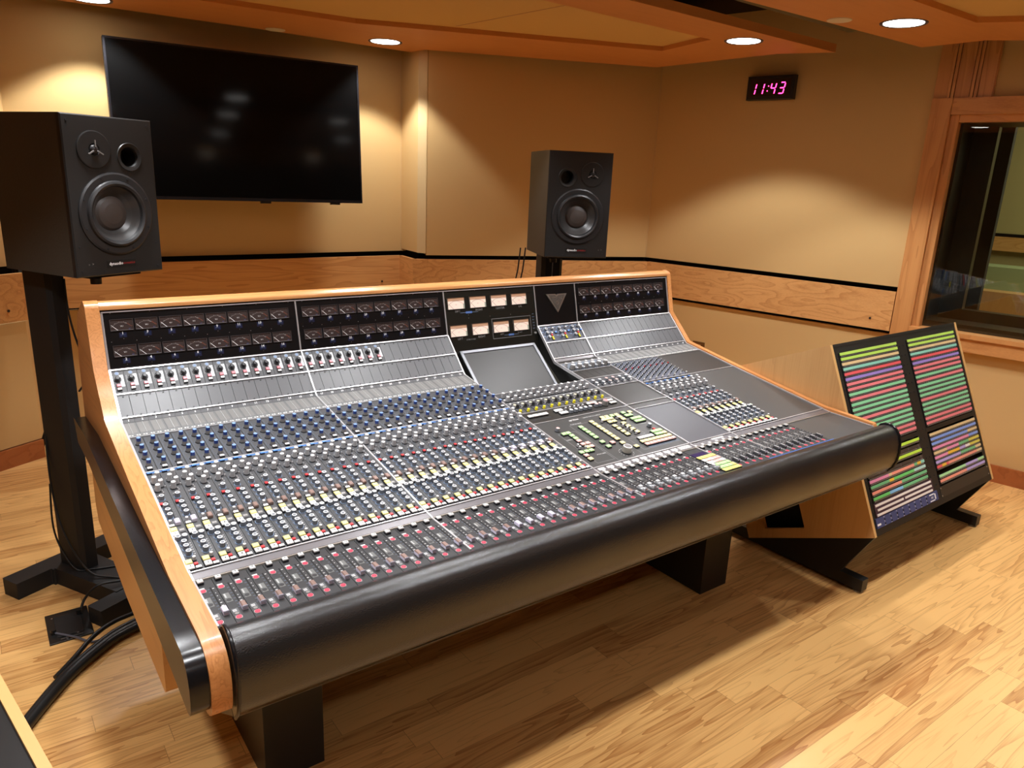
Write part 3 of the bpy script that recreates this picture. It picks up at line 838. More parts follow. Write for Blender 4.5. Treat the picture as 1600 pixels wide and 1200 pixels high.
# ---- pedestal legs
for x0, x1 in ((.172, .340), (1.985, 2.152)):
    b = MB(); b.box((x0, .100, 0), (x1, 1.0, .458), M_black)
    for sx in (x0 + .02, x1 - .02): b.lathe([(.004, 0), (.004, .002)], M_screw, frame((sx, .0995, .435), (1, 0, 0), (0, 0, 1), (0, -1, 0)), 8)
    b.build('pedestal', con, bevel=.003)

# ---- bright rails and seams
def rail(S, x0, x1, s, wd=.0035, h=.0045, name='trim_rail', m=None):
    b = MB(); b.box((x0, -s - wd / 2, -.004), (x1, -s + wd / 2, h), m or M_rail, S); return b
def add_rail(b, S, x0, x1, s, wd=.0035, h=.0045, m=None): b.box((x0, -s - wd / 2, -.004), (x1, -s + wd / 2, h), m or M_rail, S)
def add_totrail(b, x0, x1, s, wd=.0032, h=.0042):
    if s <= LCF: add_rail(b, S_CF, x0, x1, s, wd, h)
    else: add_rail(b, S_FH, x0, x1, s - LCF, wd, h)
def seam(x, wd=.0055, mid=False):
    b = MB(); a, c = x - wd / 2, x + wd / 2
    b.box((a, -LAB, -.004), (c, -.003, .003), M_rail, S_AB)
    if not mid or True:
        b.box((a, -LBC - .001, -.006), (c, 0, .006), M_rail, S_BC)
        b.box((a, -LCF, -.006), (c, 0, .006), M_rail, S_CF)
        b.box((a, -LFH, -.006), (c, 0, .006), M_rail, S_FH)
        b.box((a, -.032, -.006), (c, 0, .005), M_rail, S_HI)
        b.box((a, -LIJ + .022, -.006), (c, 0, .004), M_rail, S_IJ)
    return b.build('seam', con)
for x in (X0 + .001, X1, X2, X3, X4, X5 - .001): seam(x, .0065 if x < .01 or x > 2.5 else .005)
for (S, segs, s, wd) in ((S_AB, [(X0, X5)], .002, .004), (S_BC, [(X0, X2), (X3, X5)], .0, .005), (S_BC, [(X0, X2), (X3, X5)], .0877, .0045), (S_BC, [(X0, X2), (X3, X5)], .1705, .004),
                         (S_CF, [(X0, X2)], .0998, .003), (S_CF, [(X4, X5)], .0880, .003), (S_CF, [(X0, X2)], .3075, .004), (S_CF, [(X4, X5)], .296, .0035)):
    for a, c in segs: rail(S, a, c, s, wd).build('trim_rail', con)
for s in (.198, .283, .3685, .4513):
    b = MB(); add_totrail(b, X2, X3, s); b.build('trim_rail', con)
for s in (.0295, .1095, .193, .278, .4455, .486):
    b = MB(); add_totrail(b, X3, X4, s); b.build('trim_rail', con)
b = MB(); b.box((X0, -LFH - .001, -.002), (X5, -LFH + .003, .006), M_rail, S_FH); b.build('trim_rail', con)
b = MB(); b.box((X0, -.0268, -.004), (X5, -.0015, .003), M_railbar, S_HI)
for k in range(10): 
    b.box((X2 + (k + .35) * CH, -.018, .003), (X2 + (k + 1.05) * CH, -.0045, .0036), B_white, S_HI); b.box((X2 + (k + .55) * CH, -.026, .003), (X2 + (k + .85) * CH, -.020, .0036), B_white, S_HI)
for k in range(3): b.box((X2 + 10.3 * CH, -.008 - .007 * k, .003), (X2 + 11.8 * CH, -.004 - .007 * k, .0036), B_white, S_HI)
for k in range(6): b.box((X3 + (k + .05) * CH, -.026, .003), (X3 + (k + .35) * CH, -.017, .0036), B_white, S_HI)
b.box((X3 + 2.9 * CH, -.012, .003), (X3 + 4.6 * CH, -.004, .0036), B_white, S_HI)
b.build('rail_bar', con)
b = MB(); b.box((X0, -.0035, -.002), (X5, -.0005, .0045), mat('rail_gold', (.75, .70, .62), .3, metal=.7), S_IJ); b.build('trim_rail', con)

# ---- meter bridge panels
def vu_mesh(white):
    """window of a VU meter, 0..w by 0..h, face set back"""
    w_, h_ = (.083, .049) if white else (.066, .036)
    b = MB()
    fr = mat('meter_frame', (.02, .018, .018), .35)
    face = mat('meter_face_lit', (.86, .74, .64), .45, emit=(1, .72, .55), es=.25) if white else mat('meter_face_dark', (.050, .036, .034), .25, spec=.6, coat=.4)
    lo = mat('meter_face_top', (.55, .32, .20), .5, emit=(1, .45, .2), es=.08)
    b.box((0, 0, 0), (w_, h_, .0008), face)
    t = .0016
    for a, c in (((0, 0), (w_, t)), ((0, h_ - t), (w_, h_)), ((0, 0), (t, h_)), ((w_ - t, 0), (w_, h_))):
        b.box((*a, 0), (*c, .003), fr if white else mat('meter_bezel', (.06, .05, .05), .3))
    ink = M_black if white else mat('meter_ink', (.55, .52, .50), .5)
    cx, cy, rr = w_ / 2, -h_ * .25, h_ * .95
    if white:
        b.box((t, h_ * .70, .0008), (w_ - t, h_ - t, .0010), lo)
    for k in range(16):
        a = math.radians(142 - k * 6.9)
        r0, r1 = rr, rr + (.0035 if k % 3 == 0 else .002)
        mm = (B_red if white else mat('meter_scale_red', (.35, .08, .03), .5)) if k > 11 else ink
        c_, s_ = math.cos(a), math.sin(a); wd = .00035
        b.quad([(cx + r0 * c_ + wd * s_, cy + r0 * s_ - wd * c_, .0011), (cx + r1 * c_ + wd * s_, cy + r1 * s_ - wd * c_, .0011), (cx + r1 * c_ - wd * s_, cy + r1 * s_ + wd * c_, .0011), (cx + r0 * c_ - wd * s_, cy + r0 * s_ + wd * c_, .0011)], mm)
    for k in range(20) if white else range(13, 20):       # the arc of the scale
        a0, a1 = math.radians(140 - k * 5), math.radians(140 - (k + 1) * 5)
        mm = (B_red if white else mat('meter_scale_red', (.35, .08, .03), .5)) if k > 14 else ink
        b.quad([(cx + rr * math.cos(a0), cy + rr * math.sin(a0), .001), (cx + rr * math.cos(a1), cy + rr * math.sin(a1), .001),
                (cx + (rr - .0006) * math.cos(a1), cy + (rr - .0006) * math.sin(a1), .001), (cx + (rr - .0006) * math.cos(a0), cy + (rr - .0006) * math.sin(a0), .001)][::-1], mm)
    b.text('VU', .0065 if not white else .006, M_white if not white else K_grey, T((cx, h_ * .38, .0012)))
    if not white:
        b.text('api', .0055, mat('logo_faint_blue', (.06, .08, .28), .5), T((w_ * .82, h_ * .16, .0012)))
        b.box((t, t, .0009), (w_ - t, t + .0007, .0012), M_line)
    else:
        b.box((w_ * .90, t, .0009), (w_ - t, h_ * .45, .0014), mat('meter_grey_green', (.45, .48, .38), .5))  # grey-green patch low on the right edge of the face
    return b.mesh('vu_meter')
def needle_mesh(white):
    w_, h_ = (.083, .049) if white else (.066, .036)
    b = MB(); a = Vector((w_ * .32, .0015, .002)); c = Vector((w_ * .05, h_ * .52, .002))
    d = (c - a).normalized(); nn = Vector((-d.y, d.x, 0)) * (.0005 if white else .0009)
    b.add([a - nn, a + nn, c + nn * .6, c - nn * .6], [(3, 2, 1, 0)], M_black if white else M_white)
    return b.mesh('needle')
VU, VUW, ND, NDW = vu_mesh(False), vu_mesh(True), needle_mesh(False), needle_mesh(True)
def meter(S, x, s_bottom, white=False):
    M = at(S, x, s_bottom, .001)
    o = inst('vu_meter', VUW if white else VU, con, M)
    nd = inst('needle', NDW if white else ND, o, T(M.translation) )
    nd.matrix_local = Matrix.Identity(4)
    return o
def panel_AB(x0, x1):
    b = MB(); b.box((x0 + .003, -LAB + .002, -.004), (x1 - .003, -.004, .0005), M_meterpan, S_AB)
    return b
for bi, (x0, x1, nums) in enumerate(((X0, X1, 1), (X1, X2, 17), (X4, X5, 33))):
    b = panel_AB(x0, x1)
    for row in range(2):
        for k in range(8):
            cx = x0 + (1.38 + 1.86 * k) * CH + .0
            sb = .0615 + row * .0808
            meter(S_AB, cx - .033, sb)
            n_ = nums + 2 * k + row
            b.box((cx - .010, -sb - .021, .0004), (cx + .011, -sb - .006, .0007), mat('meter_number_glow', (.008, .012, .045), .35), S_AB)  # blue glow around the number, painted as a dark blue patch
            b.text(str(n_), .0115, M_white, at(S_AB, cx, sb + .0078, .001), True)
            b.text('PEAK  VU', .0030, M_bluem, at(S_AB, cx, sb + .0135, .001))
            b.lathe([(.0022, 0), (.0022, .0015)], M_gap, at(S_AB, cx, sb + .0185, .0005), 8)
            b.lathe([(.0010, 0), (.0010, .001)], K_grey, at(S_AB, cx + .001, sb + .025, .0005), 6)
            if row: b.lathe([(.0013, 0), (.0013, .001)], M_screwb, at(S_AB, cx - .034, .0945, .0005), 6)
    for k in range(6):
        b.lathe([(.0013, 0), (.0013, .001)], M_screwb, at(S_AB, x0 + .025 + k * .112, .006, .0005), 6)
        b.lathe([(.0013, 0), (.0013, .001)], M_screw, at(S_AB, x0 + .025 + k * .112, .178, .0005), 6)
    b.build('meter_panel', con)
# centre: eight lit meters
b = MB(); b.box((X2 + .003, -.272, -.004), (X3 - .003, -.004, .0005), mat('centre_meter_panel', (.010, .009, .006), .4, spec=.35), S_AB)
for row in range(2):
    for k in range(4):
        cx = X2 + (.38 + 2.79 * k) * CH
        meter(S_AB, cx, .079 + row * .112, True)
lab = [('LEFT', 1.59, .0869), ('RIGHT', 4.35, .0869), ('CENTER', 7.15, .0869), ('LFE', 9.95, .0869), ('LEFT', 1.59, .1995), ('RIGHT', 4.36, .1995)]
for t_, c_, s_ in lab: b.text(t_, .0125, M_line, at(S_AB, X2 + c_ * CH, s_, .001))
b.text('SURROUND', .0085, M_line, at(S_AB, X2 + 2.95 * CH, .2065, .001))
for s_, t_ in ((.0945, 'SOLO'),):
    b.box((X2 + 1.9 * CH, -s_ - .0006, .0005), (X2 + 4.2 * CH, -s_ + .0006, .0008), M_bluem, S_AB)
    b.box((X2 + 2.6 * CH, -s_ - .004, .0005), (X2 + 3.4 * CH, -s_ + .004, .001), M_blue, S_AB)
    b.text(t_, .0085, M_bluem, at(S_AB, X2 + 3.0 * CH, s_, .0012), True)
for t_, c_ in (('LEFT', 7.1), ('RIGHT', 9.6)): b.text(t_, .0085, M_line, at(S_AB, X2 + c_ * CH, .198, .001))
b.box((X2 + 7.4 * CH, -.2046, .0005), (X2 + 9.4 * CH, -.2034, .0008), M_bluem, S_AB)
b.box((X2 + 8.0 * CH, -.208, .0005), (X2 + 8.7 * CH, -.200, .001), M_blue, S_AB)
b.text('MIX', .0085, M_bluem, at(S_AB, X2 + 8.35 * CH, .204, .0012), True)
for a_, c_ in (((5.85, .130), (11.25, .1312)), ((5.85, .214), (11.25, .2152)), ((5.85, .130), (5.88, .215)), ((11.22, .130), (11.25, .215))):
    b.box((X2 + a_[0] * CH, -a_[1], .0005), (X2 + c_[0] * CH, -c_[1] - .0002, .0009), M_line, S_AB)
for k in range(6):
    b.text(('MIX', 'AUX', 'EXT', 'SUR', 'CUE', 'TEST')[k], .006, M_bluem, at(S_AB, X2 + 11.65 * CH, .125 + k * .0125, .001))
b.lathe([(.005, 0), (.004, .010)], K_grey, at(S_AB, X2 + 11.7 * CH, .208, .0005), 12)
for c_, s_ in ((2.9, .105), (2.9, .118), (5.7, .118), (8.5, .118), (.4, .006), (4.0, .006), (8.0, .006), (11.7, .006)): b.lathe([(.0013, 0), (.0013, .001)], M_screwb, at(S_AB, X2 + c_ * CH, s_, .0005), 6)
b.build('meter_panel', con)
# badge panel
b = panel_AB(X3, X4); b.build('badge_panel', con)
M_badge = mat('badge_silver', (.42, .40, .36), .3, metal=.8)
M_badgei = mat('badge_inner', (.17, .15, .13), .4, metal=.5)
b = MB()
V = [(1.62, .0440), (2.95, .0450), (3.17, .0510), (3.40, .0455), (4.74, .0455), (3.19, .1277)]
b.prism([(x * CH, -s) for x, s in V][::-1], 0, .006, 'z', M_badge, S_AB @ T((X3, 0, 0)))
V2 = [(1.95, .049), (2.87, .0495), (3.17, .0575), (3.48, .050), (4.42, .0505), (3.19, .1175)]
b.prism([(x * CH, -s) for x, s in V2][::-1], .006, .0066, 'z', M_badgei, S_AB @ T((X3, 0, 0)))
b.text('VISION', .0185, M_badge, at(S_AB, X3 + 3.18 * CH, .0655, .0072), True)
b.lathe([(.0085, 0), (.0085, .001), (.0065, .001), (.0065, 0)], M_badge, at(S_AB, X3 + 3.18 * CH, .0855, .0066), 18, caps=False)
b.text('7', .011, M_badge, at(S_AB, X3 + 3.25 * CH, .0865, .0072), True)
b.build('badge', con)

# ---- recessed monitor in the centre
MN = frame((1.258, .868, .953), (1, 0, 0), Vector((0, .167, .14)), Vector((0, -.14, .167)))
scr = MB(); scr.box((0, -.30, -.03), (.385, 0, -.001), M_black, MN)
Mg = mat('monitor_frame', (.30, .31, .34), .35, metal=.3)
for a_, c_ in (((0, -.30), (.012, 0)), ((.373, -.30), (.385, 0)), ((0, -.012), (.385, 0)), ((0, -.30), (.385, -.288))): scr.box((*a_, -.004), (*c_, .004), Mg, MN)
mo = scr.build('monitor', con)
b = MB(); b.box((.014, -.286, -.004), (.371, -.014, .0005), mat('monitor_glass', (.030, .029, .028), .38, spec=.5), MN); b.build('screen', mo)

# ---- shared little parts (local z out of the panel, y up the slope)
def knob_tall(body, top, r0=.0052, r1=.0042, h=.022, cap=.008, nub=True, seg=12):
    b = MB()
    b.lathe([(r0 * 1.45, 0), (r0 * 1.4, .003)], K_dark, None, seg)
    b.lathe([(r0 * 1.15, .003), (r0, h - cap)], body, None, seg, caps=False)
    b.lathe([(r1 * 1.12, h - cap), (r1, h)], top[0], None, seg, caps=False)
    b.add([(r1 * math.cos(2 * math.pi * k / seg), r1 * math.sin(2 * math.pi * k / seg), h) for k in range(seg)], [tuple(range(seg))], top[1])
    return b
def knob_ring(body, ring, r=.0072, h=.0135, centre=None):
    b = MB()
    q = [(r * math.cos(math.radians(a)), r * math.sin(math.radians(a))) for a in (45, 90, 135, 180, 225, 270, 315, 360)]
    b.lathe([(r * 1.22, 0), (r * 1.2, .0010)], M_bluem if centre is None else K_dark, None, 12)
    b.lathe([(r * 1.02, .0015), (r * .92, h)], body, None, 8, smooth=False, caps=False)
    b.lathe([(r * .92, h), (r * .80, h + .0006), (r * .62, h + .0002)], ring, None, 8, smooth=False, caps=False)
    b.lathe([(r * .62, h + .0001), (r * .01, h + .0001)], centre or body, None, 8, smooth=False, caps=False)
    return b
def keycap(m, w_=.0150, h_=.0135, z=.0075, top=None, base=True):
    b = MB()
    if base: b.box((-w_ / 2 - .0006, -h_ / 2 - .0006, 0), (w_ / 2 + .0006, h_ / 2 + .0006, z * .6), B_blk)
    b.box((-w_ / 2, -h_ / 2, z * .55), (w_ / 2, h_ / 2, z), m, None, top, bev=.0012)
    return b
ME = {}
def pm(key, fn):
    if key not in ME: ME[key] = fn()
    return ME[key]
K = {
 'aux_knob': lambda: knob_tall(K_grey, (K_blue, K_bluetop), .0066, .0057, .0225, .0100),
 'gain_knob': lambda: knob_tall(K_pale, (K_pale, K_palet), .0066, .0060, .021, .006, seg=8),
 'short_knob': lambda: knob_tall(K_pale, (K_pale, K_palet), .0040, .0036, .012, .004),
 'ring_knob': lambda: knob_ring(K_ring, K_palet),
 'green_knob': lambda: knob_ring(K_ring, K_palet, centre=B_grn),
 'toggle': lambda: MB().lathe([(.0020, 0), (.0022, .003), (.0016, .0060)], K_pale, None, 8),
 'mute_button': lambda: keycap(B_yel, .0155, .0150, .0085, mat('button_yellow_top', (.88, .80, .30), .35)),
 'channel_button': lambda: keycap(B_white, .0155, .0165, .0085),
 'record_button': lambda: keycap(B_red, .0085, .0085, .0075),
 'grey_button': lambda: keycap(K_grey, .0125, .0085, .009, K_palet),
 'blue_button': lambda: keycap(K_blue, .0115, .0070, .0060, mat('button_blue_top', (.10, .28, .75), .3)),
 'cut_lamp': lambda: MB().lathe([(.0072, .0002), (.0072, .0010)], M_rail, None, 14).lathe([(.0062, .0010), (.0062, .0016)], B_crim, None, 14),
 'sun_knob': lambda: knob_tall(B_yell, (B_yell, B_yell), .0052, .0050, .013, .006),
 'dark_knob': lambda: knob_tall(K_dark, (K_dark, K_dark), .0075, .0050, .013, .004),
 'red_key': lambda: keycap(mat('button_rose', (.62, .07, .09), .35), .0120, .0095, .0075, mat('button_rose_top', (.85, .25, .28), .35)),
 'black_key': lambda: keycap(K_dark, .0120, .0080, .0075, B_white),
 'pin_knob': lambda: MB().lathe([(.0042, 0), (.0034, .006)], K_dark, None, 8).lathe([(.0018, .006), (.0014, .011)], K_palet, None, 8),
}
KM = {k: f().mesh(k) for k, f in K.items()}
LIMIT, CNT, REST = 100, {}, {}
def put(kind, parent, M, mesh=None, rot=0.0):
    me = mesh or KM[kind]
    if rot: M = M @ R(rot)
    c = CNT.get(kind, 0)
    if c < LIMIT:
        CNT[kind] = c + 1
        return inst(kind, me, parent, M)
    REST.setdefault(kind, []).append((me, M.copy()))
def flush_rest():
    for kind, lst in REST.items():
        b = MB()
        for me, M in lst:
            vs = [v.co for v in me.vertices]
            by = {}
            for p in me.polygons: by.setdefault((p.material_index, p.use_smooth), []).append(tuple(p.vertices))
            for (mi, sm), fs in by.items(): b.add(vs, fs, me.materials[mi], M, sm)
        o = b.build(kind, con); o['kind'] = 'stuff'

# ---- printed channel plates, one mesh shared by every strip of a kind
def plate(b, S, s0, s1, m, w_=CH, x=0.0, h=0.0):
    b.box((x + .0006, -s1, -.003), (x + w_ - .0006, -s0, h + .0006), m, S)
def print_ticks(b, S, x, s0, s1, n, wd=.003, m=None):
    for k in range(n):
        s = s0 + (s1 - s0) * k / (n - 1)
        b.box((x, -s - .0003, .0006), (x + wd, -s + .0003, .0009), m or M_line, S)
def arc_marks(b, S, x, s, r, m, n=9):
    for k in range(n):
        a = math.radians(-40 + k * 260 / (n - 1)); c_, q_ = math.cos(a) * r, math.sin(a) * r
        b.box((x + c_ - .0007, -s + q_ - .0007, .0006), (x + c_ + .0007, -s + q_ + .0007, .0009), m, S)
def base_strip(upper=True):
    b = MB()
    # number strip and level meter window, printed scale
    b.box((.0003, -LBC + .0005, -.003), (CH - .0003, -.1735, .0012), M_numstrip, S_BC)
    b.box((.0003, -.0965, -.003), (CH - .0003, -.001, .0008), M_ledp, S_CF)
    for i in range(2):
        x = .003 + i * .016
        b.box((x, -.070, .0008), (x + .014, -.006, .0010), mat('meter_window', (.24, .235, .225), .35, metal=.3), S_CF)
    b.box((.0188, -.074, .0009), (.0192, -.002, .0012), M_white, S_CF)
    for x in (.006, .013, .026, .033): b.box((x, -.0885, .0008), (x + .0045, -.0835, .0022), B_white, S_CF)
    if upper:
        plate(b, S_CF, .1015, .3055, M_strip)
        for s in (.142, .185, .227, .272): arc_marks(b, S_CF, .021, s, .0125, M_bluem)
        print_ticks(b, S_CF, .003, .112, .29, 26, .0035, M_bluem)
        print_ticks(b, S_CF, .031, .115, .29, 22, .003, M_line)
    return b
def main_strip(b=None):
    b = b or MB()
    plate(b, S_FH, .0005, LFH - .0035, M_strip)
    b.box((.002, -.0045, .0006), (.034, -.0008, .0012), mat('strip_blue', (.10, .30, .78), .4), S_FH)
    for x, s in ((.026, .037), (.015, .058), (.026, .079), (.015, .099)): arc_marks(b, S_FH, x, s, .0105, M_bluem, 7)
    for s in (.183, .207, .231, .352, .371, .393): arc_marks(b, S_FH, .0145 if s < .3 else .0175, s, .0100, M_bluem, 9)
    b.box((.0226, -.2500, .0006), (.0258, -.1540, .0010), M_gap, S_FH)
    for k in range(8): b.lathe([(.0008, 0), (.0008, .0003)], M_line, at(S_FH, .0300, .158 + k * .0115, .0007), 6)
    print_ticks(b, S_FH, .0185, .158, .245, 8, .003, M_line)
    b.text('AUX', .0045, M_white, at(S_FH, .028, .291, .001))
    b.box((.022, -.296, .0006), (.034, -.286, .0009), K_grey, S_FH)
    b.box((.021, -.305, .0006), (.034, -.302, .0012), M_gap, S_FH)
    for k in range(6): b.box((.0295, -.352 - k * .009 - .0012, .0006), (.0325, -.352 - k * .009, .0009), M_white, S_FH)
    b.lathe([(.0024, 0), (.0024, .001)], M_gap, at(S_FH, .023, .4640, .0006), 8)
    b.box((.026, -.4635, .0006), (.034, -.4605, .0010), mat('strip_blue', (.10, .30, .78), .4), S_FH)
    return b
def fader_strip(b=None, light=True, dark=False):
    b = b or MB()
    plate(b, S_IJ, .0045, LIJ - .018, M_stripd)
    b.box((.0035, -.0560, .0006), (.0155, -.0350, .0010), K_grey, S_IJ)
    b.box((.0040, -.0400, .0010), (.0150, -.0355, .0012), B_white, S_IJ)
    b.box((.0035, -.1150, .0006), (.0165, -.0780, .0010), mat('plate_pale', (.15, .155, .15), .4), S_IJ)
    for k in range(4): b.box((.0050, -.083 - k * .0042, .0010), (.0085, -.0815 - k * .0042, .0013), M_white, S_IJ)
    b.lathe([(.0058, 0), (.0058, .0004)], K_dark, at(S_IJ, .0098, .1065, .0011), 12)
    b.box((.0035, -.1860, .0006), (.0165, -.1430, .0010), mat('plate_dim', (.10, .105, .11), .4), S_IJ)
    for k in range(3): b.box((.0045, -.149 - k * .0032, .0010), (.0125, -.1478 - k * .0032, .0013), M_white, S_IJ)
    b.lathe([(.0058, 0), (.0058, .0004)], M_gap, at(S_IJ, .0098, .1635, .0011), 12)
    b.lathe([(.0048, .0001), (.0048, .0006)], K_grey, at(S_IJ, .0098, .1635, .0012), 12)
    b.box((.0252, -.1500, .0006), (.0282, -.0390, .0010), M_gap, S_IJ)
    for s, w_ in ((.046, .004), (.066, .002), (.079, .002), (.096, .002), (.108, .004), (.120, .005), (.131, .005), (.141, .004)):
        b.box((.0315 - w_ / 2, -s - .0009, .0006), (.0315 + w_ / 2, -s + .0009, .0009), M_white, S_IJ)
    print_ticks(b, S_IJ, .0195, .046, .141, 9, .0045, M_bluem)
    return b
BS = base_strip(True).mesh('channel_strip')
FS = fader_strip().mesh('fader_strip')
MS = main_strip(base_strip(True)).mesh('channel_strip')
MS2 = main_strip(MB()).mesh('channel_strip')
def fcap(kind):
    b = MB()
    if kind == 'silver':
        b.box((-.0060, -.0150, .001), (.0060, .0150, .0090), F_silver, bev=.002)
        b.box((-.0060, -.0150, .0085), (.0060, -.0045, .0135), F_silver, bev=.002); b.box((-.0060, .0045, .0085), (.0060, .0150, .0135), F_silver, bev=.002, top=K_palet)
        return b
    m_ = {'copper': F_copper, 'clear': F_clear, 'dark': F_dark}[kind]; side = F_clear if kind != 'dark' else F_dark
    b.box((-.0058, -.0125, .001), (.0058, .0125, .0075), side)
    b.box((-.0055, -.0110, .0075), (.0055, .0110, .0110), m_, bev=.0018)
    b.box((-.0058, -.0135, .006), (.0058, -.0110, .0115), mat('fader_lip', (.35, .34, .40), .25), bev=.0005)
    if kind == 'dark':
        b.box((-.0045, -.009, .0110), (-.0030, .009, .0125), K_palet)
    return b
FC = {k: fcap(k).mesh('fader_cap') for k in ('silver', 'copper', 'clear', 'dark')}
SC_ = MB().box((-.0062, -.0095, .001), (.0062, .0095, .0120), F_clear, bev=.003).mesh('small_fader')
SC2 = MB().box((-.0062, -.0095, .001), (.0062, .0095, .0095), F_copper, bev=.002).mesh('small_fader')
TOPN = {}
def numbered(base, n_, size, z):
    """a copy of a button mesh carrying its printed channel number"""
    b = MB(); me = KM[base]; vs = [v.co.copy() for v in me.vertices]
    for p in me.polygons: b.add(vs, [tuple(p.vertices)], me.materials[p.material_index])
    b.text(n_, size, M_gap, T((0, 0, z + .0003)), True)
    return b.mesh(base)
def channel(x, n_, full=True, rowsU=True):
    """one in-line channel: returns its strip object"""
    st = inst('channel_strip', MS if full else MS2, con, T((x, 0, 0)))
    q = lambda c, s, h=0.0: at(S_FH, x + c * CH, s, h)
    rj = lambda: random.uniform(-1.2, 1.2)
    if full:
        b = MB(); b.text(str(n_), .0105, M_white, at(S_BC, x + .57 * CH, .1803, .0016), True)
        b.build('channel_number', st)
        for s in (.142, .185, .227, .272): put('aux_knob', st, at(S_CF, x + .55 * CH, s, .0006), rot=rj())
        for s in (.150, .192, .236): put('toggle', st, at(S_CF, x + .83 * CH, s, .0006))
        put('grey_button', st, at(S_CF, x + .50 * CH, .2935, .0006))
    put('blue_button', st, q(.34, .0065, .0006))
    for c_, s_ in ((.70, .037), (.39, .058), (.68, .079), (.39, .099)): put('gain_knob', st, q(c_, s_, .0006), rot=rj())
    for c_, s_ in ((.62, .107), (.64, .117), (.92, .047), (.22, .052), (.25, .092), (.92, .087)): put('toggle', st, q(c_, s_, .0006))
    put('toggle', st, q(.20, .1325, .0006))
    for s_ in (.1425, .1865, .2095, .2320, .3555, .3745, .3970): put('ring_knob', st, q(.38 if s_ < .3 else .46, s_, .0006), rot=0)
    put('record_button', st, q(.21, .1705, .0006))
    put('short_knob', st, q(.23, .2600, .0006))
    nm = FCS.get(n_, 0)
    put('small_fader', st, q(.64, .262, .0006), SC_ if nm else SC2)
    put('grey_button', st, q(.22, .2765, .0006))
    for s_, s2 in ((.2935, .3120), (.4310, .4510)):
        put('mute_button', st, q(.22, s_, .0006))
        put('channel_button', st, q(.22, s2, .0006), NUM(n_))
    put('ring_knob', st, q(.24, .3330, .0006)); put('green_knob', st, q(.64, .3330, .0006))
    put('short_knob', st, q(.60, .4220, .0006))
    put('record_button', st, q(.58, .4420, .0006)); put('grey_button', st, q(.64, .4570, .0006))
    return st
FCS = {1: 1, 2: 1, 27: 1, 28: 1, 29: 1, 30: 1, 31: 1}
NUMC = {}
def NUM(n_):
    if n_ not in NUMC: NUMC[n_] = numbered('channel_button', str(n_), .0095, .0085)
    return NUMC[n_]
def fader(x, n_, cap, dx=.0, s=.1475, mesh=None):
    st = inst('fader_strip', mesh or FS, con, T((x, 0, 0)))
    put('fader_button', st, at(S_IJ, x + .32 * CH + dx, .0145, .0006), FBN(n_))
    for s_ in (.0495, .1785): put('cut_lamp', st, at(S_IJ, x + .25 * CH + dx, s_, .0010))
    put('fader_cap', st, at(S_IJ, x + .74 * CH + dx, s, .0006), FC[cap])
    return st
KM['fader_button'] = keycap(B_white, .0125, .0125, .0095).mesh('fader_button')
FBC = {}
def FBN(n_):
    if n_ not in FBC:
        if n_ is None: FBC[n_] = KM['fader_button']
        else:
            FBC[n_] = numbered('fader_button', str(n_), .0085, .0095)
    return FBC[n_]

# upper modules on the steep slope
def upper_module(x, kind):
    b = MB(); plate(b, S_BC, .0030, .0850, M_metalpan if kind == 'blank' else M_strip, CH)
    b.lathe([(.0025, 0), (.0025, .0014)], M_screw, at(S_BC, .0215, .0805, .0006), 8)
    if kind == 'blank': b.lathe([(.0025, 0), (.0025, .0014)], M_screw, at(S_BC, .0215, .0080, .0006), 8)
    if kind == 'knob':
        b.box((.024, -.060, .0006), (.035, -.018, .0009), mat('label_tape', (.62, .62, .64), .5), S_BC)
        b.lathe([(.0068, .0006), (.0068, .0012)], M_line, at(S_BC, .019, .012, 0), 14)
        b.lathe([(.0055, .0012), (.0055, .0018)], M_bluem, at(S_BC, .019, .012, 0), 14)
        for k in range(4): b.box((.009 + k * .006, -.0850 + .0005, .0006), (.012 + k * .006, -.0835, .0009), M_white, S_BC)
        print_ticks(b, S_BC, .004, .022, .045, 6, .003, M_white)
    return b.mesh('slot_module')
UK, UB = upper_module(0, 'knob'), upper_module(0, 'blank')
b = MB(); plate(b, S_BC, .0905, .1680, M_metalpan)
for s in (.0965, .1635): b.lathe([(.0027, 0), (.0027, .0014)], M_screw, at(S_BC, .0215, s, .0006), 8)
LB = b.mesh('blank_panel')
def slot_top(x, kind):
    o = inst('slot_module', UK if kind == 'knob' else UB, con, T((x, 0, 0)))
    if kind == 'knob':
        put('dark_knob', o, at(S_BC, x + .47 * CH, .0340, .0006)); put('red_key', o, at(S_BC, x + .46 * CH, .0580, .0006)); put('black_key', o, at(S_BC, x + .46 * CH, .0700, .0006))

for n_ in range(32):
    x = (X0 if n_ < 16 else X1) + (n_ % 16) * CH + .0
    channel(x, n_ + 1)
    fader(x, n_ + 1, 'clear' if n_ in (0, 20, 21, 22, 23) else 'copper')
    slot_top(x, 'knob' if n_ < 24 else 'blank')
    inst('blank_panel', LB, con, T((x, 0, 0)))
for k in range(16):
    x = X4 + k * CH + .0015
    slot_top(x, 'blank'); inst('blank_panel', LB, con, T((x, 0, 0)))
BSR = MB()
BSR.box((.0003, -LBC + .0005, -.003), (CH - .0003, -.1735, .0012), M_numstrip, S_BC)
BSR.box((.0003, -.0865, -.003), (CH - .0003, -.001, .0008), M_ledp, S_CF)
for i in range(2): BSR.box((.003 + i * .016, -.060, .0008), (.017 + i * .016, -.006, .0010), mat('meter_window', (.24, .235, .225), .35, metal=.3), S_CF)
BSR.box((.0188, -.064, .0009), (.0192, -.002, .0012), M_white, S_CF)
for x in (.005, .013, .021, .030): BSR.box((x, -.0790, .0008), (x + .0045, -.0735, .0026), B_white, S_CF)
BSR = BSR.mesh('level_meter_strip')
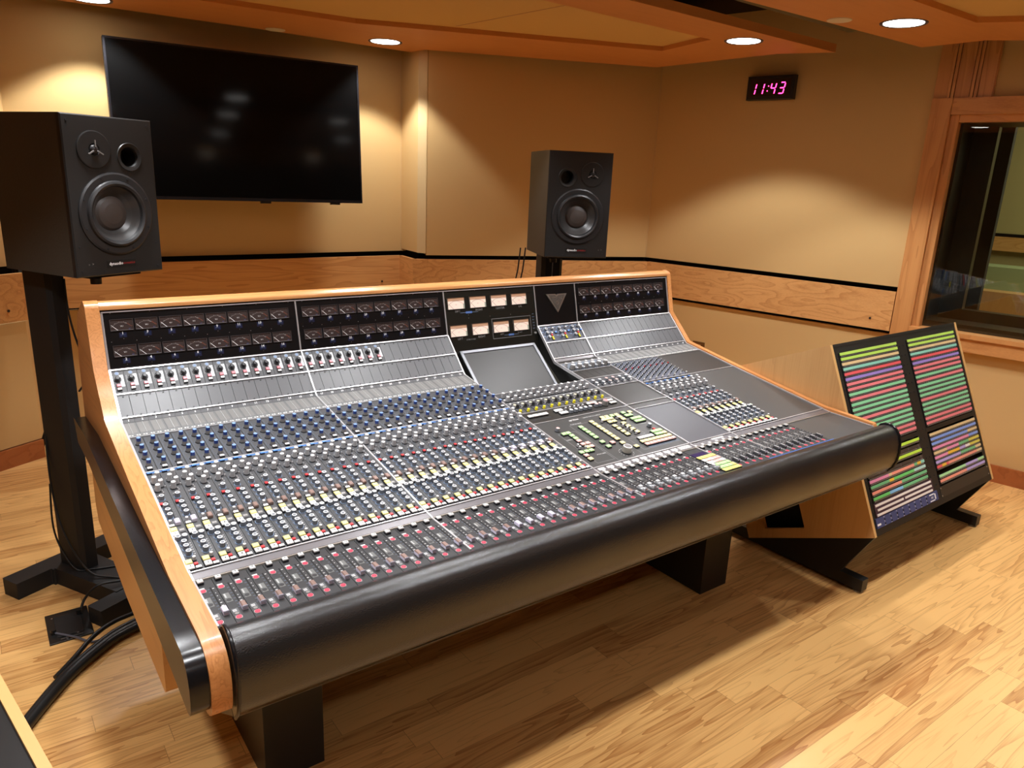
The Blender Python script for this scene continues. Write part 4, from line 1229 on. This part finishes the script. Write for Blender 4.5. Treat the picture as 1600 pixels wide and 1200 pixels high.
for k in range(16):
    x = X4 + k * CH + .0015
    o = inst('level_meter_strip', BSR, con, T((x, 0, 0)))
    b = MB(); b.text(str(33 + k), .0105, M_white, at(S_BC, x + .55 * CH, .1803, .0016), True); b.build('channel_number', o)
PMT = MB(); plate(PMT, S_CF, .0900, .2940, mat('strip_bluegrey', (.060, .068, .095), .4)); print_ticks(PMT, S_CF, .003, .10, .28, 30, .003, M_bluem)
PMT = PMT.mesh('pin_module')
KM['red_pin_knob'] = MB().lathe([(.0042, 0), (.0034, .006)], K_dark, None, 8).lathe([(.0030, .006), (.0026, .0105)], B_red, None, 8).mesh('red_pin_knob')
for k in range(8):
    x = X4 + k * CH + .0015
    st = inst('pin_module', PMT, con, T((x, 0, 0)))
    for r_ in range(8):
        for c_ in range(2):
            if r_ == 3 and c_ == 1: put('red_pin_knob', st, at(S_CF, x + .70 * CH, .108 + r_ * .0215, .0006))
            else: put('pin_knob', st, at(S_CF, x + (.25 + .45 * c_) * CH, .108 + (r_ + .5 * (1 - c_)) * .0215, .0006))
    put('short_knob', st, at(S_CF, x + .70 * CH, .2850, .0006))
    channel(x, 33 + k, full=False)
    fader(x, 33 + k, 'dark')
# blank plates
def blank(x0, x1, s0, s1, m=None, name='blank_plate'):
    b = MB(); 
    if s1 <= LCF: b.box((x0, -s1, -.003), (x1, -s0, .0008), m or M_metalpan, S_CF)
    elif s0 >= LCF: b.box((x0, -(s1 - LCF), -.003), (x1, -(s0 - LCF), .0008), m or M_metalpan, S_FH)
    else:
        b.box((x0, -LCF, -.003), (x1, -s0, .0008), m or M_metalpan, S_CF); b.box((x0, -(s1 - LCF), -.003), (x1, 0, .0008), m or M_metalpan, S_FH)
    return b.build(name, con)
M_plate = mat('plate_dark', (.030, .028, .025), .35)
M_plateb = mat('plate_bluegrey', (.075, .076, .088), .38)
M_plateg = mat('plate_grey', (.062, .062, .060), .36)
blank(X4 + 8 * CH + .002, X5 - .004, .0900, .2945, M_plate)
blank(X4 + 8 * CH + .002, X5 - .004, .2975, LCF + LFH - .004, M_plateg)
b = MB(); b.box((X4 + 8 * CH + .002, -LIJ + .018, -.003), (X5 - .004, -.0045, .0008), M_plateg, S_IJ); b.build('blank_plate', con)

# six-wide block right of the monitor
b = MB(); plate(b, S_BC, .0030, .0850, mat('strip_bluegrey', (.060, .068, .095), .4), X4 - X3 - .006, X3 + .003)
for k in range(3):
    for j in range(9): b.box((X3 + (.15 + 2 * k + (j % 3) * .62) * CH, -.012 - (j // 3) * .022, .0006), (X3 + (.50 + 2 * k + (j % 3) * .62) * CH, -.008 - (j // 3) * .022, .0008), M_bluem, S_BC)
o = b.build('slot_module', con)
for k in range(3):
    for s_ in (.022, .041, .063): put('ring_knob', o, at(S_BC, X3 + (.80 + 2.0 * k) * CH, s_, .0006))
    put('short_knob', o, at(S_BC, X3 + (1.82 + 2.0 * k) * CH, .0205, .0006))
    put('short_knob', o, at(S_BC, X3 + (1.42 + 2.0 * k) * CH, .0440, .0006))
    put('record_button', o, at(S_BC, X3 + (1.40 + 2.0 * k) * CH, .0525, .0006))
    for s_ in (.064, .0735): put('sun_key', o, at(S_BC, X3 + (1.37 + 2.0 * k) * CH, s_, .0006), ME.setdefault('sk', keycap(B_yell, .0085, .0078, .0075).mesh('sun_key')))
    put('blue_button', o, at(S_BC, X3 + (2.15 + 1.95 * k) * CH, .0400, .0006))
for k in range(6):
    x = X3 + k * CH + .003
    inst('blank_panel', LB, con, T((x, 0, 0)))
b = MB(); b.box((X3 + .003, -LBC, -.003), (X4 - .003, -.1735, .0008), M_railbar, S_BC); b.box((X3 + .003, -.028, -.003), (X4 - .003, -.0005, .0008), M_plate, S_CF); b.build('blank_plate', con)
b = MB(); b.box((X3 + .003, -.108, -.003), (X4 - .003, -.031, .0008), mat('strip_paleblue', (.20, .23, .27), .4, metal=.2), S_CF); o = b.build('monitor_module', con)
KM['send_knob'] = knob_tall(K_grey, (K_pale, K_palet), .0095, .0085, .024, .004, seg=16).mesh('send_knob')
for k in range(6):
    put('send_knob', o, at(S_CF, X3 + (.70 + .98 * k) * CH, .0880, .0006))
    put('gain_knob', o, at(S_CF, X3 + (.25 + .98 * k) * CH, .062, .0006)); put('ring_knob', o, at(S_CF, X3 + (1.05 + .98 * k) * CH, .0985, .0006))
blank(X3 + .003, X4 - .003, .1115, .1910, M_plate)
b = MB()
for k in range(1, 6): b.box((X3 + k * CH * 1.02, -.190, .0008), (X3 + k * CH * 1.02 + .0008, -.112, .0010), M_gap, S_CF)
b.build('panel_joint', con)
b = MB(); b.box((X3 + .003, -.2765, -.003), (X4 - .003, -.1945, .0008), M_strip, S_CF); o = b.build('monitor_module', con)
KM['flat_knob'] = knob_tall(K_ring, (K_ring, K_palet), .0072, .0066, .014, .003, seg=14).mesh('flat_knob')
KM['rose_knob'] = knob_tall(K_ring, (K_ring, B_pink), .0072, .0066, .014, .003, seg=14).mesh('rose_knob')
for k in range(6):
    for c_, s_ in ((.45, .2290), (.47, .2530)): put('rose_knob' if k in (2, 3) else 'flat_knob', o, at(S_CF, X3 + (c_ + .985 * k) * CH, s_, .0006))
    put('short_knob', o, at(S_CF, X3 + (.30 + .985 * k) * CH, .2690, .0006))
blank(X3 + .003, X4 - .003, .2800, .4435, M_plate)
blank(X3 + .003, X4 - .003, .4475, .4840, M_plate)
blank(X3 + .003, X4 - .003, .4880, LCF + LFH - .004, M_plateb)
for k in range(6): fader(X3 + k * CH + .004, None, 'dark')

# centre block
b = MB(); b.box((X2 + .003, -.2810, -.003), (X3 - .003, -.2000, .0008), M_strip, S_CF); o = b.build('bus_module', con)
for k in range(12):
    x = X2 + .935 * k * CH
    put('gain_knob', o, at(S_CF, x + .72 * CH, .2280, .0006)); put('gain_knob', o, at(S_CF, x + .70 * CH, .2600, .0006))
    put('short_knob', o, at(S_CF, x + .22 * CH, .2650, .0006))
b = MB(); b.box((X2 + .003, -LCF, -.003), (X3 - .003, -.2850, .0008), M_strip, S_CF); b.box((X2 + .003, -(.3670 - LCF), -.003), (X3 - .003, 0, .0008), M_strip, S_FH)
for k in range(12):
    x = X2 + .96 * k * CH
    b.box((x + .035, -(.366 - LCF), .0008), (x + .0355, 0, .0010), M_line, S_FH)
    b.box((x + .012, -(.350 - LCF), .0008), (x + .016, -(.318 - LCF), .0010), M_gap, S_FH)
    b.box((x + .004, -.306, .0008), (x + .012, -.295, .0010), M_bluem, S_CF)
o = b.build('bus_module', con)
KM['cream_knob'] = knob_tall(K_pale, (K_pale, B_cream), .0060, .0056, .013, .004).mesh('cream_knob')
for k in range(12):
    x = X2 + .96 * k * CH
    put('short_knob', o, at(S_CF, x + .25 * CH, .3000, .0006)); put('cream_knob', o, tot(x + .55 * CH, .3125, .0006))
    put('toggle', o, tot(x + .30 * CH, .3230, .0006)); put('sun_knob', o, tot(x + .42 * CH, .3570, .0006))
    put('dark_knob', o, tot(x + .82 * CH, .3150, .0006))
b = MB(); b.box((X2 + .003, -(.4500 - LCF), -.003), (X3 - .003, -(.3700 - LCF), .0008), M_plate, S_FH)
for k in range(14): b.text('.....', .012, M_bluem, tot(X2 + (.9 + .14 * k) * CH, .418, .001))
o = b.build('key_panel', con)
def key(kind, m, x, s, w_=.0155, h_=.0135, top=None, parent=None, z=.0085):
    k = '%s%s%s%.4f%.4f' % (kind, m.name, top.name if top else '', w_, h_)
    put(kind, parent, tot(X2 + x * CH, s, .0008), ME.setdefault(k, keycap(m, w_, h_, z, top).mesh(kind)))
for k in range(4): key('white_key', B_white, .78 + .59 * k, .4010, .0205, .014, parent=o)
for k in range(3):
    for j in range(2): key('white_key', B_white, 3.95 + .32 * k + .22 * j * 2 * .5, .396 + j * .022 - k * .0 , .0115, .0155, parent=o)
for k in range(5):
    put('short_knob', o, tot(X2 + (5.2 + .55 * k) * CH, .3950, .0008)); put('flat_knob', o, tot(X2 + (5.35 + .62 * k) * CH, .4200, .0008))
for k, mm in enumerate((B_white, B_pink, B_white)): key('white_key', mm, 8.35 + .42 * k, .388, .0145, .0125, parent=o)
for k, mm in enumerate((B_pink, B_white)): put('rose_knob', o, tot(X2 + (8.85 + .5 * k) * CH, .4120, .0008))
KM['large_knob'] = knob_tall(K_grey, (K_pale, mat('rose_top', (.75, .28, .28), .4)), .0105, .0098, .022, .003, seg=18).mesh('large_knob')
put('large_knob', o, tot(X2 + 10.05 * CH, .4120, .0008))
for k in range(2):
    for j in range(2): key('white_key', B_white, 10.95 + .42 * k, .391 + j * .021, .0150, .0130, parent=o)
# master panel
b = MB(); b.box((X2 + .003, -(LFH - .004), -.003), (X3 - .003, -(.4530 - LCF), .0008), M_plateg, S_FH)
def outline(x0, s0, x1, s1, m=None, t=.0005):
    for a_, c_ in (((x0, s0), (x1, s0)), ((x0, s1), (x1, s1)), ((x0, s0), (x0, s1)), ((x1, s0), (x1, s1))):
        b.box((X2 + a_[0] * CH - t, -(a_[1] - LCF) + t, .0008), (X2 + c_[0] * CH + t, -(c_[1] - LCF) - t, .0010), m or M_line, S_FH)
outline(1.15, .545, 3.15, .752); outline(3.35, .505, 6.35, .765); outline(7.15, .548, 9.55, .652); outline(7.05, .662, 12.0, .742); outline(9.9, .54, 11.7, .588)
outline(7.9, .7335, 11.9, .7375, M_bluem)
b.text('api Vision', .0115, M_white, tot(X2 + 4.6 * CH, .4715, .0012), True)
b.text('MASTER STATUS CONTROL', .0070, M_white, tot(X2 + 6.9 * CH, .4715, .0012))
b.text('MONITOR FORMAT', .0058, M_white, tot(X2 + 4.25 * CH, .5000, .0012)); b.text('SPEAKERS', .0060, M_white, tot(X2 + 1.5 * CH, .5900, .0012))
b.text('STUDIO LEVEL', .0060, M_white, tot(X2 + 2.6 * CH, .7080, .0012)); b.text('LEVEL', .0075, M_white, tot(X2 + 5.5 * CH, .7700, .0012)); b.text('TALKBACK', .0060, M_white, tot(X2 + 11.0 * CH, .5880, .0012))
for k in range(14):
    a_ = math.radians(-60 + k * 300 / 13 - 0)
    b.lathe([(.0014, 0), (.0014, .0004)], M_white, tot(X2 + 5.05 * CH, .7330, .0010) @ T((.026 * math.sin(a_ - 1.4), .026 * math.cos(a_ - 1.4), 0)), 6)
mp = b.build('master_panel', con)
G_, Y_, P_, W_ = 'green_key', 'yellow_key', 'red_key_cap', 'white_key'
MK = {G_: (B_grn, None), Y_: (B_cream, mat('button_cream_top', (.88, .80, .40), .4)), P_: (B_pink, None), W_: (B_white, None)}
for kd, pts in ((G_, [(1.58, .555), (2.09, .555), (2.11, .575), (2.11, .595), (.87, .682), (1.45, .682), (2.0, .682), (4.06, .650), (4.05, .683), (8.80, .503), (10.42, .499), (10.35, .522), (10.86, .522), (10.45, .551), (10.90, .551), (11.35, .551), (10.45, .572), (10.90, .572), (11.35, .572), (10.40, .659), (10.88, .659), (11.34, .659), (10.40, .679), (10.88, .679)]
                 + [(4.08, .5355 + .0199 * k) for k in range(5)]),
                (Y_, [(2.03, .660), (.88, .727), (5.80, .682), (6.61, .720), (7.55, .503), (8.12, .503), (7.38, .519), (7.85, .519), (8.3, .519), (7.65, .541), (8.2, .541), (9.42, .503), (9.42, .5215), (9.42, .541), (11.24, .503), (11.40, .679)]
                 + [(5.85, .5165 + .0194 * k) for k in range(8)] + [(7.53, .5725 + .0220 * k) for k in range(4)] + [(8.84, .5665 + .0235 * k) for k in range(4)] + [(7.88 + .505 * k, .7020) for k in range(8)]),
                (P_, [(2.06, .614), (2.01, .638), (2.57, .638), (2.54, .660), (.92, .704), (4.92, .667)] + [(7.95 + .495 * k, .7225) for k in range(8)]),
                (W_, [(8.12, .6790), (8.62, .6790), (9.12, .6790), (9.62, .6790)])):
    for x, s in pts: key(kd, MK[kd][0], x, s, .0165, .0150, MK[kd][1], mp)
KM['jog_wheel'] = MB().lathe([(.0175, 0), (.0175, .004)], K_dark, None, 24).lathe([(.0165, .004), (.0155, .024)], mat('wheel_beige', (.42, .40, .34), .35, metal=.3), None, 24, caps=False).lathe([(.0155, .024), (.0135, .0255), (.0125, .0245)], K_palet, None, 24, caps=False).lathe([(.0125, .0245), (.0005, .0245)], K_grey, None, 24, caps=False).mesh('jog_wheel')
put('jog_wheel', mp, tot(X2 + 5.05 * CH, .7330, .0008))
put('rose_knob', mp, tot(X2 + 1.5 * CH, .5230, .0008)); put('flat_knob', mp, tot(X2 + 11.0 * CH, .6180, .0008))
put('record_button', mp, tot(X2 + 10.96 * CH, .6430, .0008))
for x, s in ((1.25, .655), (1.8, .662), (1.35, .640), (8.3, .5830), (8.3, .6060), (8.25, .6290), (9.0, .525), (6.9, .528), (8.5, .645)): put('short_knob', mp, tot(X2 + x * CH, s, .0008))
# centre faders, display and keypad
for k in range(10): fader(X2 + k * CH + .006, k + 1 if False else None, 'silver', s=.1560)
b = MB(); b.box((X2 + 9.95 * CH + .010, -LIJ + .018, -.003), (X3 - .003, -.0045, .0008), M_stripd, S_IJ)
b.box((X2 + 9.95 * CH + .010, -.066, .0008), (X2 + 11.95 * CH, -.036, .0014), mat('blue_display', (.035, .028, .10), .15, spec=.6), S_IJ); kp = b.build('keypad_panel', con)
rows = [B_yel, B_white, B_white, B_grn, B_grn, B_yel]
for r_ in range(6):
    for c_ in range(5):
        mm = B_yel if (r_ == 4 and c_ > 3) else (B_pink if (r_ in (1, 2) and c_ > 0 and (r_ + c_) % 3) else rows[r_])
        k_ = 'kp' + mm.name
        put('keypad_key', kp, at(S_IJ, X2 + (10.22 + .455 * c_) * CH, .0775 + r_ * .0215, .0008), ME.setdefault(k_, keycap(mm, .0150, .0175, .0065).mesh('keypad_key')))
b = MB(); b.box((X4 - 2 * CH, -LIJ + .020, .001), (X4 + 8.5 * CH, -LIJ + .023, .0018), M_blue, S_IJ); b.build('blue_strip', con)
flush_rest()
# ------------------------------------------------------------------ patchbay rack
pr_ = empty('patchbay_rack', (3.13, -.02, 0), 'tilted oak sided rack of colour labelled patch panels standing right of the console', 'rack')
PR = yawframe((2.571, -.2895, .2737), .017, .411)     # x right, y up the face, z out
RW_, RH_, RD_ = 1.194, .818, .627
for x0, x1 in ((0, .017), (RW_ - .017, RW_)):
    b = MB()
    if x0 == 0:     # left side has a cut-out near its lower back
        b.prism([(0, 0), (0, .808), (-RD_, .808), (-RD_, 0), (-.50, 0), (-.50, .28), (-.515, .28)][:4], x0, x0, 'x', M_rackw) if False else None
        for y0, y1, z0, z1 in ((0, RH_, -.315, 0), (0, .045, -RD_, -.315), (.30, RH_, -RD_, -.315), (.045, .30, -RD_, -.523)):
            b.box((x0, y0, z0), (x1, y1, z1), M_rackw, PR)
    else: b.box((x0, 0, -RD_), (x1, RH_, 0), M_rackw, PR)
    b.build('side_panel', pr_)
    b = MB(); b.box((x0, 0, 0), (x1, RH_, .0015), M_edge, PR); b.build('edge_band', pr_)
fxw0 = lambda f: f * RW_
M_rf = mat('rack_frame', (.018, .016, .013), .5, spec=.35)
b = MB(); b.box((.017, RH_ - .012, -RD_), (RW_ - .017, RH_, .0), M_rf, PR); b.build('top_board', pr_)
b = MB(); b.box((.017, 0, -RD_), (RW_ - .017, .028, .0), M_rf, PR); b.build('bottom_board', pr_)
b = MB(); b.box((.017, .028, -RD_), (RW_ - .017, RH_ - .012, -RD_ + .01), M_gap, PR); b.build('light_stop_board', pr_)  # unseen back, added to keep light out of the rack
b = MB(); b.box((.06, .028, -.60), (.07, .5, -.03), M_gap, PR); b.build('cutout_shade_board', pr_)  # black sheet behind the cut-out, stands in for the darkness inside
b = MB(); b.box((fxw0(.03), .775, -.02), (fxw0(.97), .808, -.0012), M_rf, PR); b.build('head_filler', pr_)
fxw = lambda f: f * RW_
fyh = lambda f: f * RH_
for a_, c_ in ((.0144, .040), (.458, .536), (.958, .9856)):
    b = MB(); b.box((fxw(a_), .028, -.02), (fxw(c_), RH_ - .012, -.0015), M_rf, PR); 
    for k in range(17):
        for xx in ((a_ + c_) / 2 - .014, (a_ + c_) / 2 + .014) if c_ - a_ > .05 else ((a_ + c_) / 2 + .004,):
            b.lathe([(.0035, -.0015), (.0035, .0008)], M_screw, PR @ T((fxw(xx), .05 + k * .044, 0)), 8)
    b.build('rack_rail', pr_)
PAL = {'lime': (.50, .78, .12), 'tan': (.78, .58, .30), 'teal': (.28, .66, .52), 'red': (.84, .12, .13), 'purple': (.36, .25, .66), 'pink': (.88, .24, .26), 'green': (.28, .70, .38), 'blue': (.24, .38, .82),
       'rose': (.85, .30, .48), 'dgreen': (.18, .52, .24), 'yellow': (.72, .62, .10), 'lilac': (.48, .38, .72), 'salmon': (.92, .34, .24), 'orange': (.85, .50, .05), 'pale': (.50, .74, .68), 'lgreen': (.42, .74, .36), 'grass': (.16, .62, .16), 'sky': (.25, .55, .85), 'bright': (.58, .85, .08), 'white': (.85, .78, .72)}
PM_ = {k: mat('label_' + k, v, .5) for k, v in PAL.items()}
M_jp = mat('jack_panel', (.007, .007, .009), .5, spec=.3)
M_jack = mat('jack_ring', (.75, .74, .70), .35, metal=.6)
def jack_row(b, x0, x1, y, n=48):
    vs = []; fs = []
    for k in range(n):
        x = x0 + (x1 - x0) * (k + .5) / n
        o = len(vs); r_ = .0031
        for rr, z in ((r_, .0022), (r_ * .5, .0022)):
            vs += [(x + rr * math.cos(a * math.pi / 3), y + rr * math.sin(a * math.pi / 3), z) for a in range(6)]
        fs += [(o + a, o + (a + 1) % 6, o + 6 + (a + 1) % 6, o + 6 + a) for a in range(6)]
    b.add(vs, fs, M_jack, PR)
def patch(bay, f, segs, lower=False, hgt=.0222):
    x0, x1 = ((.046, .456) if bay == 0 else (.544, .956))
    x0, x1 = fxw(x0), fxw(x1); yc = fyh(f)
    b = MB(); b.box((x0 - .006, yc - hgt + .0062, -.010), (x1 + .006, yc + .0058, .0015), M_jp, PR)
    jack_row(b, x0 + .004, x1 - .004, yc - .0105)
    if lower:
        b.box((x0, yc - .036, .0), (x1, yc - .022, .0012), mat('patch_brown', (.06, .042, .032), .5), PR)
        for q in range(6): b.box((x0 + (x1 - x0) * q / 5.2, yc - .036, .0012), (x0 + (x1 - x0) * q / 5.2 + .0008, yc - .022, .0016), K_pale, PR)
        jack_row(b, x0 + .004, x1 - .004, yc - .0405)
    o = b.build('patch_panel', pr_)
    b = MB()
    for i, (c_, f1) in enumerate(segs):
        f0 = segs[i - 1][1] if i else 0
        b.box((x0 + (x1 - x0) * f0, yc - .0060, .0015), (x0 + (x1 - x0) * f1, yc + .0060, .0030), PM_[c_], PR)
    b.build('label_strip', o)
seq = ['lime', 'lime', 'tan', 'teal', 'red', 'purple', 'pink', 'pink', 'green', 'pink', 'green', 'green', 'green', 'pink', 'green', 'green', 'green', 'pink', 'pink']
for bay in (0, 1):
    for i, c_ in enumerate(seq): patch(bay, .9435 - .02695 * i, [(c_, 1)])
patch(0, .395, [('bright', 1)], True); patch(0, .332, [('bright', 1)], True)
patch(0, .269, [('rose', .33), ('tan', .38), ('salmon', .80), ('dgreen', .86), ('orange', .93), ('teal', 1)])
patch(0, .2405, [('dgreen', .32), ('orange', .40), ('grass', .78), ('pale', 1)])
patch(0, .2105, [('salmon', .52), ('dgreen', 1)])
patch(0, .1810, [('grass', .28), ('sky', .52), ('dgreen', 1)])
for f, sg in ((.391, [('tan', 1)]), (.364, [('blue', 1)]), (.337, [('blue', .78), ('tan', 1)]), (.310, [('rose', .78), ('blue', 1)]), (.283, [('tan', .27), ('rose', .53), ('dgreen', .76), ('yellow', 1)]),
              (.2565, [('rose', .27), ('orange', .53), ('lilac', .66), ('white', .76), ('yellow', 1)]), (.230, [('lilac', .53), ('dgreen', .87), ('tan', 1)]), (.2035, [('red', .10), ('orange', .19), ('red', .24), ('salmon', .88), ('tan', 1)]),
              (.151, [('lgreen', .57), ('lilac', .85), ('lgreen', 1)]), (.1225, [('salmon', .57), ('lilac', 1)])): patch(1, f, sg)
# white label strips and the blue unit at the foot of the left bay
b = MB(); b.box((fxw(.040), fyh(.088), -.01), (fxw(.478), fyh(.160), .0015), mat('plum_panel', (.06, .028, .045), .45), PR); o = b.build('label_panel', pr_)
for f, sp in ((.147, ((0, 1),)), (.1225, ((.02, .47), (.50, 1))), (.0985, ((0, 1),))):
    b = MB()
    for p0, p1 in sp: b.box((fxw(.046 + .42 * p0), fyh(f) - .0045, .0015), (fxw(.046 + .42 * p1), fyh(f) + .0045, .0035), PM_['white'], PR)
    b.build('label_strip', o)
b = MB(); b.box((fxw(.028), fyh(.036), -.03), (fxw(.497), fyh(.086), .003), mat('blue_unit', (.050, .070, .19), .4), PR)
for k in range(8):
    x = fxw(.085 + .0455 * k)
    for dy in (.006, -.012): b.lathe([(.0035, .003), (.0030, .006)], M_gap, PR @ T((x, fyh(.061) + dy, 0)), 8)
    for dy in (.016, 0, -.004, -.018): b.text('LINE' if dy > .01 else ('IN' if dy > -.01 else 'OUT'), .0055, M_white, PR @ T((x - .002, fyh(.061) + dy, .0034)), True)
b.box((fxw(.43), fyh(.040), .003), (fxw(.468), fyh(.046), .0034), M_white, PR); b.box((fxw(.43), fyh(.074), .003), (fxw(.468), fyh(.080), .0034), M_white, PR)
b.box((fxw(.470), fyh(.046), .003), (fxw(.478), fyh(.076), .0034), M_white, PR); b.text('AR1', .0125, M_white, PR @ T((fxw(.450), fyh(.060), .0034)), True)
b.box((fxw(.032), fyh(.048), .003), (fxw(.056), fyh(.058), .0034), M_white, PR)
b.build('blue_rack_unit', pr_)
b = MB(); b.box((fxw(.528), fyh(.034), -.02), (fxw(.975), fyh(.094), .0), mat('blank_face', (.028, .024, .019), .45), PR)
for x, y in ((.535, .085), (.535, .042), (.968, .085), (.968, .042)): b.lathe([(.0035, 0), (.0035, .0015)], M_screwb, PR @ T((fxw(x), fyh(y), 0)), 8)
b.build('blank_face', pr_)
b = MB(); b.box((fxw(.528), fyh(.410), -.02), (fxw(.975), fyh(.435), -.001), M_rf, PR); b.build('blank_face', pr_)
b = MB(); b.box((fxw(.04), fyh(.410), -.02), (fxw(.47), fyh(.435), -.001), M_rf, PR); b.build('blank_face', pr_)
# feet: black floor bars with a triangular gusset up to the body
rx, ry = Vector((math.cos(.017), math.sin(.017), 0)), Vector((-math.sin(.017), math.cos(.017), 0))
for f0 in (.0, RW_ - .048):
    FM2 = frame(Vector((2.571, .012, 0)) + rx * f0, rx, ry, (0, 0, 1))
    b = MB(); b.box((0, -.285, .010), (.048, .46, .064), M_black, FM2); 
    b.build('foot_bar', pr_, bevel=.002)
    b = MB(); b.prism([(-.180, .060), (-.297, .270), (.262, .030), (.262, .060)], .0, .020, 'x', M_black, FM2)
    b.build('leg_gusset', pr_)
    for yy in (-.262, .43):
        b = MB(); b.lathe([(.020, 0), (.020, .006), (.012, .010)], mat('glide_pad', (.25, .20, .15), .4), FM2 @ T((.024, yy, 0)), 16); b.build('glide', pr_)
